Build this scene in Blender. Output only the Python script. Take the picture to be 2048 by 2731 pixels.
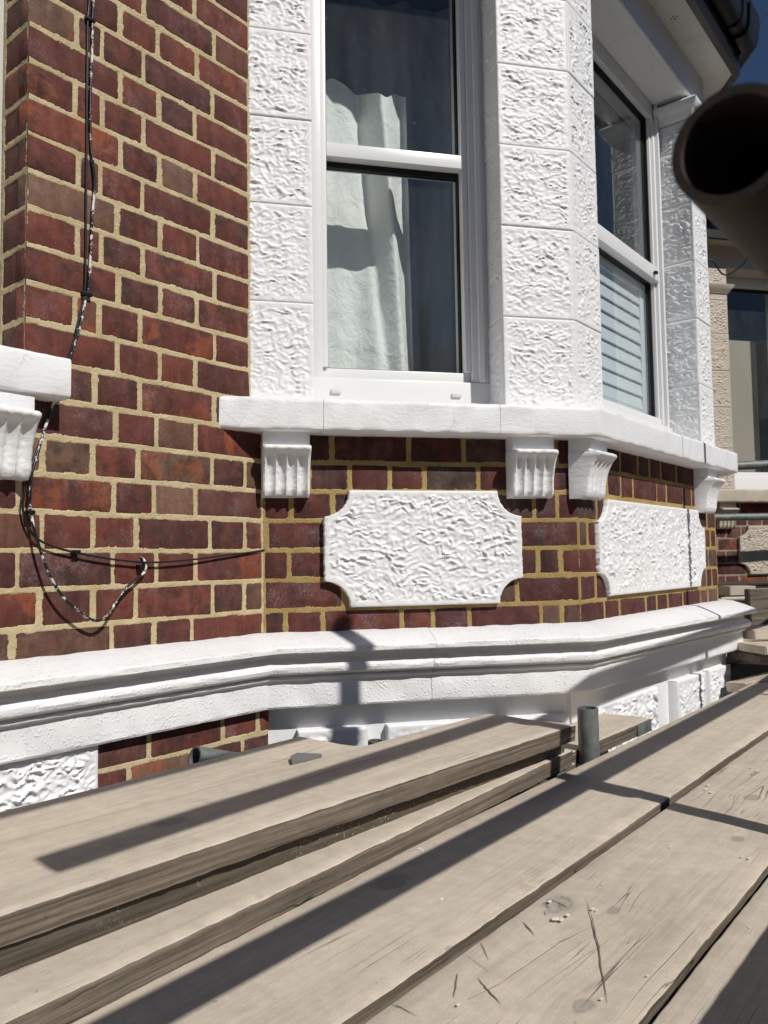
import bpy, bmesh, math, random
import numpy as np
from mathutils import Matrix, Vector

random.seed(7)
for o in list(bpy.data.objects):
    bpy.data.objects.remove(o)
scene = bpy.context.scene
COL = scene.collection

# ------------------------------------------------------------------ camera
CAM_POS = Vector((-1.3504, -1.4938, -0.0281))
FW = Vector((0.7739, 0.6304, 0.0609)).normalized()
RT = Vector((0.6321, -0.7747, -0.0144))
RT = (RT - FW * RT.dot(FW)).normalized()
UP = RT.cross(FW)
cam = bpy.data.cameras.new('camera')
cam.sensor_fit = 'VERTICAL'
cam.sensor_height = 24.0
cam.lens = 2113.2 / 2731 * 24.0
cam.clip_start = 0.02
cam.clip_end = 3000
cam.dof.use_dof = True
cam.dof.focus_distance = 1.45
cam.dof.aperture_fstop = 8.0
cam_ob = bpy.data.objects.new('camera', cam)
M = Matrix((RT, UP, -FW)).transposed().to_4x4()
M.translation = CAM_POS
cam_ob.matrix_world = M
COL.objects.link(cam_ob)
scene.camera = cam_ob

# ------------------------------------------------------------------ light
SUN = Vector((0.17, 1.0, -0.98)).normalized()      # the way the light travels
elev = math.asin(-SUN.z)
rot = math.atan2(-SUN.x, -SUN.y)
world = bpy.data.worlds.new('World')
scene.world = world
world.use_nodes = True
wn = world.node_tree
bg = wn.nodes['Background']
sky = wn.nodes.new('ShaderNodeTexSky')
sky.sky_type = 'NISHITA'
sky.sun_disc = False
sky.sun_elevation = elev
sky.sun_rotation = rot
sky.air_density = 0.9
sky.dust_density = 0.0
sky.ozone_density = 6.0
wn.links.new(sky.outputs[0], bg.inputs[0])
bg.inputs[1].default_value = 0.05
sun = bpy.data.lights.new('sun', 'SUN')
sun.energy = 5.0
sun.angle = math.radians(0.53)
sun.color = (1.0, 0.965, 0.91)
sun_ob = bpy.data.objects.new('sun', sun)
sun_ob.rotation_euler = SUN.to_track_quat('-Z', 'Y').to_euler()
sun_ob.location = (-3, -8, 8)
COL.objects.link(sun_ob)
scene.view_settings.view_transform = 'Standard'
scene.view_settings.look = 'None'
scene.view_settings.exposure = -0.38
scene.view_settings.gamma = 1.0
scene.view_settings.use_curve_mapping = False

# ------------------------------------------------------------------ noise
def perlin(x, y, seed=0):
    x = np.asarray(x, float); y = np.asarray(y, float)
    xi = np.floor(x).astype(np.int64); yi = np.floor(y).astype(np.int64)
    xf = x - xi; yf = y - yi
    def grad(ix, iy, dx, dy):
        h = (ix * 374761393 + iy * 668265263 + seed * 1442695041) & 0xffffffff
        h = ((h ^ (h >> 13)) * 1274126177) & 0xffffffff
        h = h ^ (h >> 16)
        a = (h % 4096) / 4096.0 * 2 * np.pi
        return np.cos(a) * dx + np.sin(a) * dy
    u = xf * xf * xf * (xf * (xf * 6 - 15) + 10); v = yf * yf * yf * (yf * (yf * 6 - 15) + 10)
    n00 = grad(xi, yi, xf, yf); n10 = grad(xi + 1, yi, xf - 1, yf)
    n01 = grad(xi, yi + 1, xf, yf - 1); n11 = grad(xi + 1, yi + 1, xf - 1, yf - 1)
    return (n00 * (1 - u) + n10 * u) * (1 - v) + (n01 * (1 - u) + n11 * u) * v

def worm(x, z, seed, fx, fz):
    """chiselled, squiggly rock-face relief, 0..1"""
    wx = x + 0.016 * perlin(x * 21, z * 21, seed + 1) + 0.005 * perlin(x * 70, z * 70, seed + 12)
    wz = z + 0.013 * perlin(x * 26 + 9, z * 26, seed + 2) + 0.004 * perlin(x * 80, z * 60, seed + 13)
    var = 1 + 0.30 * perlin(x * 9, z * 9, seed + 21)                       # the mason's hand changes from patch to patch
    n = perlin(wx * fx, wz * fz, seed)
    w1 = 0.20 * np.clip(var, 0.6, 1.5)
    r = np.clip(1 - np.abs(n) / w1, 0, 1); r = r * r * (3 - 2 * r)
    n2 = perlin(wx * fx * 1.6 + 7.3, wz * fz * 1.35 + 3.1, seed + 5)
    r2 = np.clip(1 - np.abs(n2) / 0.22, 0, 1); r2 = r2 * r2 * (3 - 2 * r2)
    gate = np.clip(0.5 + 1.9 * perlin(x * 30, z * 34, seed + 8), 0.0, 1.0)
    calm = np.clip(0.75 + 1.1 * perlin(x * 16 + 3, z * 20, seed + 9), 0.15, 1.0)
    h = (np.maximum(r * gate, r2 * (1 - gate) * 0.85)) * calm
    h += 0.22 * perlin(x * 95, z * 110, seed + 3) + 0.12 * perlin(x * 210, z * 230, seed + 6) + 0.16 * perlin(x * 24, z * 30, seed + 4)
    return h

# ------------------------------------------------------------------ nodes
class NT:
    def __init__(s, name):
        s.m = bpy.data.materials.new(name); s.m.use_nodes = True
        s.t = s.m.node_tree; s.n = s.t.nodes
        s.p = s.n['Principled BSDF']; s.out = s.n['Material Output']
    def add(s, typ, **kw):
        n = s.n.new('ShaderNode' + typ)
        for k, v in kw.items():
            setattr(n, k, v)
        return n
    def link(s, a, b): s.t.links.new(a, b)
    def val(s, sock, v):
        if hasattr(v, 'is_output') or isinstance(v, bpy.types.NodeSocket): s.link(v, sock)
        else: sock.default_value = v
    def coord(s, kind='Object'):
        return s.add('TexCoord').outputs[kind]
    def pos(s):
        return s.add('NewGeometry').outputs['Position']
    def mapping(s, vec, scale=(1, 1, 1), loc=(0, 0, 0), rot=(0, 0, 0)):
        m = s.add('Mapping'); s.link(vec, m.inputs['Vector'])
        s.val(m.inputs['Scale'], scale); s.val(m.inputs['Location'], loc); s.val(m.inputs['Rotation'], rot)
        return m.outputs[0]
    def noise(s, vec, scale, detail=3, rough=0.55, dist=0.0):
        n = s.add('TexNoise'); s.link(vec, n.inputs['Vector'])
        n.inputs['Scale'].default_value = scale; n.inputs['Detail'].default_value = detail
        n.inputs['Roughness'].default_value = rough; n.inputs['Distortion'].default_value = dist
        return n.outputs['Fac']
    def ramp(s, fac, stops, interp='LINEAR'):
        r = s.add('ValToRGB'); r.color_ramp.interpolation = interp
        e = r.color_ramp.elements
        while len(e) < len(stops): e.new(0.5)
        for i, (p, c) in enumerate(stops):
            e[i].position = p
            e[i].color = (c, c, c, 1) if isinstance(c, (int, float)) else (*c, 1)
        s.val(r.inputs[0], fac)
        return r.outputs[0]
    def mix(s, fac, a, b, mode='MIX'):
        m = s.add('Mix', data_type='RGBA', blend_type=mode)
        s.val(m.inputs[0], fac)
        for sock, v in ((m.inputs[6], a), (m.inputs[7], b)):
            s.val(sock, (*v, 1) if isinstance(v, tuple) and len(v) == 3 else v)
        return m.outputs[2]
    def math(s, op, a, b=0.0, c=None):
        m = s.add('Math', operation=op)
        s.val(m.inputs[0], a); s.val(m.inputs[1], b)
        if c is not None: s.val(m.inputs[2], c)
        return m.outputs[0]
    def bump(s, h, strength=0.5, dist=0.002, prev=None):
        b = s.add('Bump'); b.inputs['Strength'].default_value = strength
        b.inputs['Distance'].default_value = dist
        s.link(h, b.inputs['Height'])
        if prev is not None: s.link(prev, b.inputs['Normal'])
        return b.outputs[0]
    def fin(s, color=None, rough=None, normal=None, metal=None, spec=None):
        if color is not None: s.val(s.p.inputs['Base Color'], (*color, 1) if isinstance(color, tuple) else color)
        if rough is not None: s.val(s.p.inputs['Roughness'], rough)
        if metal is not None: s.p.inputs['Metallic'].default_value = metal
        if spec is not None: s.p.inputs['Specular IOR Level'].default_value = spec
        if normal is not None: s.link(normal, s.p.inputs['Normal'])
        return s.m

def mat_paint(name, base, bump_s=0.5, stucco=0.0, dirt=0.10, dirtcol=(0.42, 0.40, 0.36), rough=0.5, cracks=1.0):
    k = NT(name); v = k.pos()
    d = k.noise(v, 9, 5, 0.65)
    d2 = k.noise(v, 120, 3, 0.6)
    f = k.math('MULTIPLY', k.ramp(d, [(0.55, 0.0), (0.8, 1.0)]), k.ramp(d2, [(0.35, 0.0), (0.7, 1.0)]))
    c = k.mix(k.math('MULTIPLY', f, dirt * 3), base, dirtcol)
    tint = k.noise(v, 2.3, 2)
    c = k.mix(k.math('MULTIPLY', tint, 0.12), c, tuple(x * 0.88 for x in base))
    wv = k.add('VectorMath', operation='ADD'); k.link(v, wv.inputs[0])
    nz = k.add('TexNoise'); k.link(v, nz.inputs['Vector']); nz.inputs['Scale'].default_value = 26; nz.inputs['Detail'].default_value = 4
    sc_ = k.add('VectorMath', operation='SCALE'); k.link(nz.outputs['Color'], sc_.inputs[0]); sc_.inputs['Scale'].default_value = 0.05
    k.link(sc_.outputs[0], wv.inputs[1])
    ve = k.add('TexVoronoi', feature='DISTANCE_TO_EDGE'); k.link(wv.outputs[0], ve.inputs['Vector']); ve.inputs['Scale'].default_value = 11
    ckl = k.math('MULTIPLY', k.ramp(ve.outputs['Distance'], [(0.0, 1.0), (0.012, 0.0)]), k.ramp(k.noise(v, 5.5, 3), [(0.56, 0.0), (0.62, 1.0)]))
    c = k.mix(k.math('MULTIPLY', ckl, 0.40 * cracks), c, (0.10, 0.09, 0.08))
    run_ = k.noise(k.mapping(v, (40, 40, 3.0)), 1.0, 3, 0.6)
    c = k.mix(k.math('MULTIPLY', k.ramp(run_, [(0.56, 0.0), (0.74, 1.0)]), 0.14), c, tuple(x * 0.72 for x in base))
    n1 = k.noise(v, 260, 4, 0.6)
    n = k.bump(n1, bump_s * 0.45, 0.0025)
    n2 = k.noise(k.mapping(v, (60, 60, 130)), 1.0, 3, 0.6)
    n = k.bump(n2, bump_s * 0.5, 0.004, n)
    if stucco:
        vo = k.add('TexVoronoi', feature='SMOOTH_F1'); k.link(v, vo.inputs['Vector'])
        vo.inputs['Scale'].default_value = 170
        g = k.ramp(k.noise(v, 60, 2), [(0.4, 0.0), (0.62, 1.0)])
        h = k.math('MULTIPLY', k.ramp(vo.outputs['Distance'], [(0.05, 1.0), (0.42, 0.0)]), g)
        n = k.bump(h, stucco, 0.0032, n)
        n = k.bump(k.noise(v, 420, 2), stucco * 0.5, 0.002, n)
    return k.fin(c, rough, n)

def mat_brick(name, orange=0.76, eff=1.0, tone=(1, 1, 1)):
    k = NT(name); v = k.pos()
    rnd = k.add('ObjectInfo').outputs['Random']
    base = k.ramp(rnd, [(0.0, (0.080, 0.027, 0.024)), (0.16, (0.165, 0.043, 0.030)), (0.34, (0.115, 0.032, 0.026)),
                        (0.52, (0.195, 0.052, 0.032)), (0.70, (0.105, 0.034, 0.034)), (0.84, (0.155, 0.066, 0.044)),
                        (0.93, (0.130, 0.080, 0.050)), (1.0, (0.260, 0.135, 0.095))])
    sh = k.add('VectorMath', operation='ADD'); k.link(v, sh.inputs[0])
    cb = k.add('CombineXYZ'); k.link(k.math('MULTIPLY', rnd, 37.0), cb.inputs[0]); k.link(k.math('MULTIPLY', rnd, 19.0), cb.inputs[2])
    k.link(cb.outputs[0], sh.inputs[1]); vv = sh.outputs[0]
    big = k.noise(vv, 16, 4, 0.6)
    c = k.mix(k.ramp(big, [(0.44, 0.0), (0.66, 0.55)]), base, (0.055, 0.022, 0.022))
    big2 = k.noise(vv, 11, 5, 0.65, 0.6)
    # burnt orange skin on some bricks
    sel = k.math('FRACT', k.math('MULTIPLY', rnd, 7.31))
    om = k.math('MULTIPLY', k.ramp(big2, [(0.50, 0.0), (0.56, 1.0)]), k.ramp(sel, [(orange, 0.0), (orange + 0.08, 1.0)]))
    c = k.mix(k.math('MULTIPLY', om, 0.72), c, (0.30, 0.080, 0.032))
    # soot on some
    sel2 = k.math('FRACT', k.math('MULTIPLY', rnd, 13.7))
    sm = k.math('MULTIPLY', k.ramp(k.noise(vv, 22, 4, 0.7), [(0.45, 0.0), (0.62, 1.0)]), k.ramp(sel2, [(0.55, 0.0), (0.75, 1.0)]))
    c = k.mix(k.math('MULTIPLY', sm, 0.7), c, (0.030, 0.020, 0.018))
    # pale bloom
    fine = k.noise(v, 190, 4, 0.7)
    sel3 = k.math('FRACT', k.math('MULTIPLY', rnd, 5.13))
    bloom = k.math('MULTIPLY', k.ramp(k.noise(vv, 13, 4, 0.7), [(0.48, 0.0), (0.70, 1.0)]), k.ramp(fine, [(0.42, 0.0), (0.66, 1.0)]))
    bloom = k.math('MULTIPLY', bloom, k.ramp(sel3, [(0.25, 0.12), (0.8, 1.0)]))
    c = k.mix(k.math('MULTIPLY', bloom, 0.55 * eff), c, (0.36, 0.31, 0.32))
    # specks and pits
    sp = k.ramp(k.noise(v, 520, 2, 0.5), [(0.68, 0.0), (0.74, 1.0)])
    c = k.mix(k.math('MULTIPLY', sp, 0.55), c, (0.012, 0.008, 0.008))
    ws = k.ramp(k.noise(v, 330, 1, 0.5), [(0.76, 0.0), (0.79, 1.0)])
    c = k.mix(k.math('MULTIPLY', ws, 0.5), c, (0.5, 0.45, 0.4))
    c = k.mix(0.35, c, k.mix(fine, (0.55, 0.55, 0.55), (1.35, 1.3, 1.3)), 'MULTIPLY')
    dustm = k.ramp(k.noise(vv, 38, 5, 0.75), [(0.36, 0.0), (0.70, 1.0)])
    c = k.mix(k.math('MULTIPLY', dustm, 0.12), c, (0.42, 0.30, 0.24))
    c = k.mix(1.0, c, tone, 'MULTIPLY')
    # drag marks from the cutting wire run up the face
    dr = k.noise(k.mapping(vv, (34, 34, 5)), 1.0, 3, 0.6)
    c = k.mix(0.5, c, k.mix(k.ramp(dr, [(0.35, 0.0), (0.65, 1.0)]), (0.66, 0.62, 0.64), (1.3, 1.28, 1.25)), 'MULTIPLY')
    n = k.bump(k.noise(v, 300, 4, 0.65), 0.5, 0.0016)
    n = k.bump(k.noise(vv, 45, 3, 0.6), 0.45, 0.004, n)
    return k.fin(c, k.ramp(fine, [(0.3, 0.68), (0.7, 0.9)]), n, spec=0.2)

def mat_mortar(name, a, b):
    k = NT(name); v = k.pos()
    f = k.noise(v, 14, 4, 0.6); g = k.noise(v, 700, 3, 0.7)
    c = k.mix(k.ramp(f, [(0.35, 0.0), (0.68, 1.0)]), a, b)
    c = k.mix(0.5, c, k.mix(k.ramp(g, [(0.3, 0.0), (0.7, 1.0)]), (0.62, 0.60, 0.56), (1.22, 1.22, 1.2)), 'MULTIPLY')
    n = k.bump(g, 0.8, 0.0014)
    n = k.bump(k.noise(v, 160, 3, 0.6), 0.9, 0.003, n)
    return k.fin(c, 0.95, n, spec=0.1)

def mat_wood(name, base, dark, grain_s=1.0, crack=1.0, knots=(), rough=0.75, fleck=0.0, dust=0.55, gz=1.0):
    k = NT(name); v0 = k.coord('Object')
    rnd = k.add('ObjectInfo').outputs['Random']
    cb = k.add('CombineXYZ'); k.link(k.math('MULTIPLY', rnd, 23.0), cb.inputs[0]); k.link(k.math('MULTIPLY', rnd, 5.0), cb.inputs[1])
    ad = k.add('VectorMath', operation='ADD'); k.link(v0, ad.inputs[0]); k.link(cb.outputs[0], ad.inputs[1])
    v = ad.outputs[0]
    # bend the grain round the knots
    knot_mask = None; vec = v
    for (kx, ky, kr) in knots:
        df = k.add('VectorMath', operation='SUBTRACT'); k.link(v0, df.inputs[0]); df.inputs[1].default_value = (kx, ky, 0)
        sc = k.add('VectorMath', operation='MULTIPLY'); k.link(df.outputs[0], sc.inputs[0]); sc.inputs[1].default_value = (0.62, 1, 0)
        ln = k.add('VectorMath', operation='LENGTH'); k.link(sc.outputs[0], ln.inputs[0])
        dd = k.math('DIVIDE', ln.outputs['Value'], kr)
        dd = k.math('ADD', dd, k.math('MULTIPLY', k.math('SUBTRACT', k.noise(v0, 55, 3), 0.5), 0.7))
        rings = k.math('MULTIPLY_ADD', k.math('SINE', k.math('MULTIPLY', dd, 13.0)), 0.10, 0.80)
        m = k.math('MULTIPLY', k.ramp(dd, [(0.62, 1.0), (1.05, 0.0)]), rings)
        sp = k.add('SeparateXYZ'); k.link(df.outputs[0], sp.inputs[0])
        fall = k.math('POWER', 2.718, k.math('MULTIPLY', k.math('POWER', k.math('DIVIDE', ln.outputs['Value'], kr * 2.2), 2.0), -1.0))
        push = k.math('MULTIPLY', k.math('MULTIPLY', sp.outputs[1], fall), -0.75)
        c3 = k.add('CombineXYZ'); k.link(push, c3.inputs[1])
        a2 = k.add('VectorMath', operation='ADD'); k.link(vec, a2.inputs[0]); k.link(c3.outputs[0], a2.inputs[1])
        vec = a2.outputs[0]
        knot_mask = m if knot_mask is None else k.math('MAXIMUM', knot_mask, m)
    g1 = k.noise(k.mapping(vec, (2.2, 46, 46 * gz)), 1.0, 4, 0.6, 0.4)
    g2 = k.noise(k.mapping(vec, (7, 170, 170 * gz)), 1.0, 3, 0.6)
    dirt = k.noise(v, 4.5, 5, 0.62)
    c = k.mix(k.math('MINIMUM', k.math('MULTIPLY', k.ramp(g1, [(0.38, 0.0), (0.72, 1.0)]), 0.50 * grain_s), 1.0), base, dark)
    c = k.mix(k.math('MINIMUM', k.math('MULTIPLY', k.ramp(g2, [(0.45, 0.0), (0.8, 1.0)]), 0.45 * grain_s), 1.0), c, dark)
    c = k.mix(k.math('MULTIPLY', k.ramp(dirt, [(0.35, 0.0), (0.65, 1.0)]), dust), c, tuple(min(1, x * 1.10) for x in base))
    sand = k.noise(v, 620, 3, 0.7)
    c = k.mix(0.42, c, k.mix(k.ramp(sand, [(0.32, 0.0), (0.68, 1.0)]), (0.70, 0.69, 0.68), (1.22, 1.22, 1.22)), 'MULTIPLY')
    mot = k.noise(v, 33, 5, 0.72)
    c = k.mix(0.5, c, k.mix(k.ramp(mot, [(0.34, 0.0), (0.66, 1.0)]), (0.80, 0.79, 0.78), (1.12, 1.12, 1.13)), 'MULTIPLY')
    gl = k.noise(k.mapping(vec, (1.0, 24, 24)), 1.0, 3, 0.55, 0.7)
    gl = k.ramp(k.math('ABSOLUTE', k.math('SUBTRACT', k.math('FRACT', k.math('MULTIPLY', gl, 9.0)), 0.5)), [(0.0, 1.0), (0.16, 0.0)])
    gl = k.math('MULTIPLY', gl, k.ramp(k.noise(v, 6.0, 3), [(0.44, 0.0), (0.62, 1.0)]))
    c = k.mix(k.math('MULTIPLY', gl, 0.30), c, dark)
    blot = k.ramp(k.noise(v, 17, 4, 0.7), [(0.58, 0.0), (0.76, 1.0)])
    c = k.mix(k.math('MULTIPLY', blot, 0.22), c, tuple(x * 0.5 for x in base))
    # drying cracks: hair-thin, broken, along the grain
    ck = k.noise(k.mapping(vec, (1.3, 34, 20)), 1.0, 2, 0.5, 0.25)
    line = k.ramp(k.math('ABSOLUTE', k.math('SUBTRACT', ck, 0.5)), [(0.0, 1.0), (0.006, 0.0)])
    gate = k.ramp(k.noise(v, 3.1, 2), [(0.56, 0.0), (0.62, 1.0)])
    line = k.math('MULTIPLY', k.math('MULTIPLY', line, gate), crack)
    c = k.mix(k.math('MULTIPLY', line, 0.75), c, tuple(x * 0.18 for x in dark))
    speck = k.ramp(k.noise(v, 95, 2, 0.5), [(0.72, 0.0), (0.75, 1.0)])
    c = k.mix(k.math('MULTIPLY', speck, 0.35), c, tuple(x * 0.4 for x in dark))
    if fleck:
        fm = k.math('MULTIPLY', k.ramp(k.noise(v, 210, 3, 0.7), [(0.60, 0.0), (0.68, 1.0)]), k.ramp(k.noise(v, 9, 3), [(0.42, 0.0), (0.6, 1.0)]))
        c = k.mix(k.math('MULTIPLY', fm, fleck), c, (0.5, 0.47, 0.4))
    if knot_mask is not None:
        c = k.mix(k.math('MULTIPLY', knot_mask, 0.62), c, (dark[0] * 0.62, dark[1] * 0.66, dark[2] * 0.76))
    h = k.math('ADD', k.math('MULTIPLY', g1, 0.5), k.math('MULTIPLY', g2, 0.35))
    n = k.bump(h, 0.30 * grain_s, 0.0022)
    n = k.bump(k.math('SUBTRACT', 1.0, line), 0.6, 0.003, n)
    n = k.bump(k.noise(v, 240, 3, 0.6), 0.28, 0.0012, n)
    return k.fin(c, rough, n, spec=0.25)

def mat_steel(name, a, b, rough=0.5, metal=0.35, spots=True):
    k = NT(name); v = k.pos()
    f = k.noise(v, 30, 4, 0.65)
    c = k.mix(k.ramp(f, [(0.35, 0.0), (0.7, 1.0)]), a, b)
    if spots:
        s = k.ramp(k.noise(v, 110, 2, 0.5), [(0.62, 0.0), (0.70, 1.0)])
        c = k.mix(k.math('MULTIPLY', s, 0.35), c, (0.34, 0.36, 0.35))
    n = k.bump(k.noise(v, 160, 3), 0.2, 0.0015)
    return k.fin(c, k.ramp(f, [(0.3, rough - 0.1), (0.7, rough + 0.15)]), n, metal=metal)

def mat_plain(name, col, rough=0.5, spec=0.5, var=0.15, bump=0.1):
    k = NT(name); v = k.pos()
    f = k.noise(v, 25, 4, 0.6)
    c = k.mix(k.math('MULTIPLY', f, var), col, tuple(x * 0.6 for x in col))
    return k.fin(c, rough, k.bump(k.noise(v, 180, 3), bump, 0.0015), spec=spec)

def mat_cable(name, amount):
    k = NT(name); v = k.pos()
    m = k.ramp(k.noise(v, 27, 7, 0.80), [(amount, 0.0), (amount + 0.012, 1.0)])
    c = k.mix(m, (0.012, 0.012, 0.013), (0.72, 0.70, 0.66))
    return k.fin(c, k.math('ADD', 0.35, k.math('MULTIPLY', m, 0.3)))

def mat_glass(name, dust=0.026, mult=0.9):
    k = NT(name); v = k.pos()
    k.n.remove(k.p)
    tr = k.add('BsdfTransparent'); tr.inputs[0].default_value = (0.955, 0.972, 0.968, 1)
    gl = k.add('BsdfGlossy'); gl.inputs['Roughness'].default_value = 0.004
    gl.inputs['Color'].default_value = (0.95, 0.98, 1.0, 1)
    lw = k.add('LayerWeight'); lw.inputs[0].default_value = 0.5
    wob = k.bump(k.noise(v, 3.0, 1), 0.03, 0.01); k.link(wob, gl.inputs['Normal'])
    f = k.math('MINIMUM', k.math('MULTIPLY', k.math('MULTIPLY_ADD', k.math('POWER', lw.outputs['Facing'], 5.0), 0.96, 0.04), mult), 1.0)
    m = k.add('MixShader'); k.link(f, m.inputs[0]); k.link(tr.outputs[0], m.inputs[1]); k.link(gl.outputs[0], m.inputs[2])
    df = k.add('BsdfDiffuse'); df.inputs[0].default_value = (0.75, 0.78, 0.8, 1)
    sp = k.ramp(k.noise(v, 130, 3, 0.6), [(0.66, 0.0), (0.74, 1.0)])
    sm = k.noise(k.mapping(v, (9, 9, 2.5)), 1.0, 4, 0.65)
    d = k.math('ADD', k.math('MULTIPLY', k.ramp(sm, [(0.35, 0.25), (0.75, 1.0)]), dust), k.math('MULTIPLY', sp, dust * 3.5))
    m2 = k.add('MixShader'); k.link(d, m2.inputs[0]); k.link(m.outputs[0], m2.inputs[1]); k.link(df.outputs[0], m2.inputs[2])
    k.link(m2.outputs[0], k.out.inputs[0])
    return k.m

def mat_cloth(name, col):
    k = NT(name); v = k.pos()
    w = k.noise(k.mapping(v, (900, 900, 900)), 1.0, 2)
    cr = k.noise(v, 14, 4, 0.6, 0.8)
    n = k.bump(cr, 0.7, 0.014); n = k.bump(k.noise(v, 55, 3, 0.6, 1.2), 0.35, 0.004, n); n = k.bump(w, 0.1, 0.0008, n)
    k.fin(col, 0.9, n, spec=0.1)
    return k.m

MT = dict(
    white=mat_paint('white_masonry_paint', (0.83, 0.83, 0.835), 0.6),
    stucco=mat_paint('white_stucco_paint', (0.83, 0.83, 0.835), 0.3, stucco=0.5, dirt=0.04, cracks=0.6),
    rock=mat_paint('white_rockface_paint', (0.83, 0.83, 0.835), 0.4, dirt=0.05),
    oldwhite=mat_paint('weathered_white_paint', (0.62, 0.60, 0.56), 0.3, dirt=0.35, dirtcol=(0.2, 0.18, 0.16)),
    cream=mat_paint('cream_stone_paint', (0.52, 0.45, 0.37), 0.5, dirt=0.2, dirtcol=(0.2, 0.17, 0.14)),
    upvc=mat_plain('white_plastic_frame', (0.78, 0.78, 0.775), 0.28, 0.5, 0.06, 0.02),
    gasket=mat_plain('black_rubber', (0.008, 0.008, 0.009), 0.5, 0.3),
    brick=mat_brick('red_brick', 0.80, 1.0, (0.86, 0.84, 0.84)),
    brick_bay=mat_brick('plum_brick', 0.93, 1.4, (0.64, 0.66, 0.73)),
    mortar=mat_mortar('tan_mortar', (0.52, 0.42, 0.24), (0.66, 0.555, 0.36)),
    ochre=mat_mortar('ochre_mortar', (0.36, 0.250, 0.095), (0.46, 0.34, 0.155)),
    greymortar=mat_mortar('grey_mortar', (0.28, 0.23, 0.17), (0.36, 0.31, 0.24)),
    steel=mat_steel('galvanised_steel', (0.13, 0.14, 0.135), (0.23, 0.245, 0.235)),
    rust=mat_steel('rusty_steel', (0.030, 0.020, 0.015), (0.075, 0.052, 0.038), 0.75, 0.15, False),
    black=mat_plain('black_plastic', (0.010, 0.010, 0.011), 0.35, 0.5),
    slate=mat_plain('grey_slate', (0.20, 0.20, 0.185), 0.6, 0.3, 0.5, 0.5),
    cable=mat_cable('black_cable', 0.68), cable_paint=mat_cable('paint_splashed_cable', 0.53), cable_white=mat_cable('paint_covered_cable', 0.535),
    glass=mat_glass('window_glass'),
    curtain=mat_cloth('white_cotton', (0.82, 0.83, 0.80)),
    shutter=mat_plain('pale_shutter_paint', (0.66, 0.70, 0.73), 0.4, 0.4, 0.05, 0.02),
    room=mat_plain('darkened_room_walls', (0.035, 0.037, 0.042), 0.9, 0.1),  # walls coloured near black so the interior stays dark
    blind=mat_plain('tan_roller_blind', (0.42, 0.37, 0.31), 0.9, 0.1),
    flake=mat_plain('paint_flake', (0.75, 0.73, 0.68), 0.7, 0.3),
    ground=mat_plain('paving', (0.09, 0.088, 0.085), 0.9, 0.2, 0.4, 0.4),
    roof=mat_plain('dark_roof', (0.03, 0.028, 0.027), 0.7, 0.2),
)
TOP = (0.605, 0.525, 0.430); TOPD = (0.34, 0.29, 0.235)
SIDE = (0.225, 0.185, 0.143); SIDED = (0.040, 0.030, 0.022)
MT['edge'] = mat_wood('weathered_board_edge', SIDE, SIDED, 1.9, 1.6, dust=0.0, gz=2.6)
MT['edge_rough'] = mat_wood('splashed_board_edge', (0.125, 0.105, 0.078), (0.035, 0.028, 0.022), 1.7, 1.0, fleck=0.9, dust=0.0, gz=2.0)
MT['board'] = mat_wood('dusty_board', TOP, TOPD, 0.8, 0.8)

# ------------------------------------------------------------------ object helpers
WL = {}
def link(ob, parent=None):
    COL.objects.link(ob)
    if parent is not None:
        ob.parent = parent
        ob.matrix_parent_inverse = WL.get(parent.name, Matrix.Identity(4)).inverted()
    return ob
def mesh_ob(name, verts, faces, mat, parent=None, smooth=False, sharp=35, mats=None, fmat=None):
    me = bpy.data.meshes.new(name)
    me.from_pydata([tuple(v) for v in verts], [], [tuple(f) for f in faces])
    bm = bmesh.new(); bm.from_mesh(me)
    bmesh.ops.recalc_face_normals(bm, faces=bm.faces)
    bm.to_mesh(me); bm.free()
    for m in (mats or [mat]): me.materials.append(MT[m] if isinstance(m, str) else m)
    if fmat: me.polygons.foreach_set('material_index', fmat)
    if smooth:
        me.polygons.foreach_set('use_smooth', [True] * len(me.polygons))
        me.set_sharp_from_angle(angle=math.radians(sharp))
    return link(bpy.data.objects.new(name, me), parent)
def bm_ob(name, bm, mat, parent=None, smooth=False, sharp=35):
    bmesh.ops.recalc_face_normals(bm, faces=bm.faces)
    me = bpy.data.meshes.new(name); bm.to_mesh(me); bm.free()
    me.materials.append(MT[mat] if isinstance(mat, str) else mat)
    if smooth:
        me.polygons.foreach_set('use_smooth', [True] * len(me.polygons))
        me.set_sharp_from_angle(angle=math.radians(sharp))
    return link(bpy.data.objects.new(name, me), parent)
def tag(o, label=None, cat=None, group=None, kind=None):
    if label: o['label'] = label
    if cat: o['category'] = cat
    if group: o['group'] = group
    if kind: o['kind'] = kind
    return o
def thing(name, label, cat, loc, group=None):
    o = bpy.data.objects.new(name, None); o.empty_display_size = 0.1
    o.location = loc; COL.objects.link(o); WL[o.name] = Matrix.Translation(Vector(loc))
    return tag(o, label, cat, group)

class Frame:
    def __init__(s, org, d, n): s.o = Vector(org); s.d = Vector(d).normalized(); s.n = Vector(n).normalized()
    def __call__(s, a, o, z): return s.o + s.d * a + s.n * o + Vector((0, 0, z))
    def shift(s, v): return Frame(s.o + Vector(v), s.d, s.n)
TH = math.radians(38.19); LB = 0.8593; LC = 1.225
FA = Frame((0, 0, 0), (1, 0, 0), (0, -1, 0))
FB = Frame((0, 0, 0), (math.cos(TH), -math.sin(TH), 0), (-math.sin(TH), -math.cos(TH), 0))
PBC = FB(LB, 0, 0)
FC = Frame(PBC, (1, 0, 0), (0, -1, 0))
PR = FC(LC, 0, 0)
FR = Frame(PR, (math.cos(TH), math.sin(TH), 0), (math.sin(TH), -math.cos(TH), 0))

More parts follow.
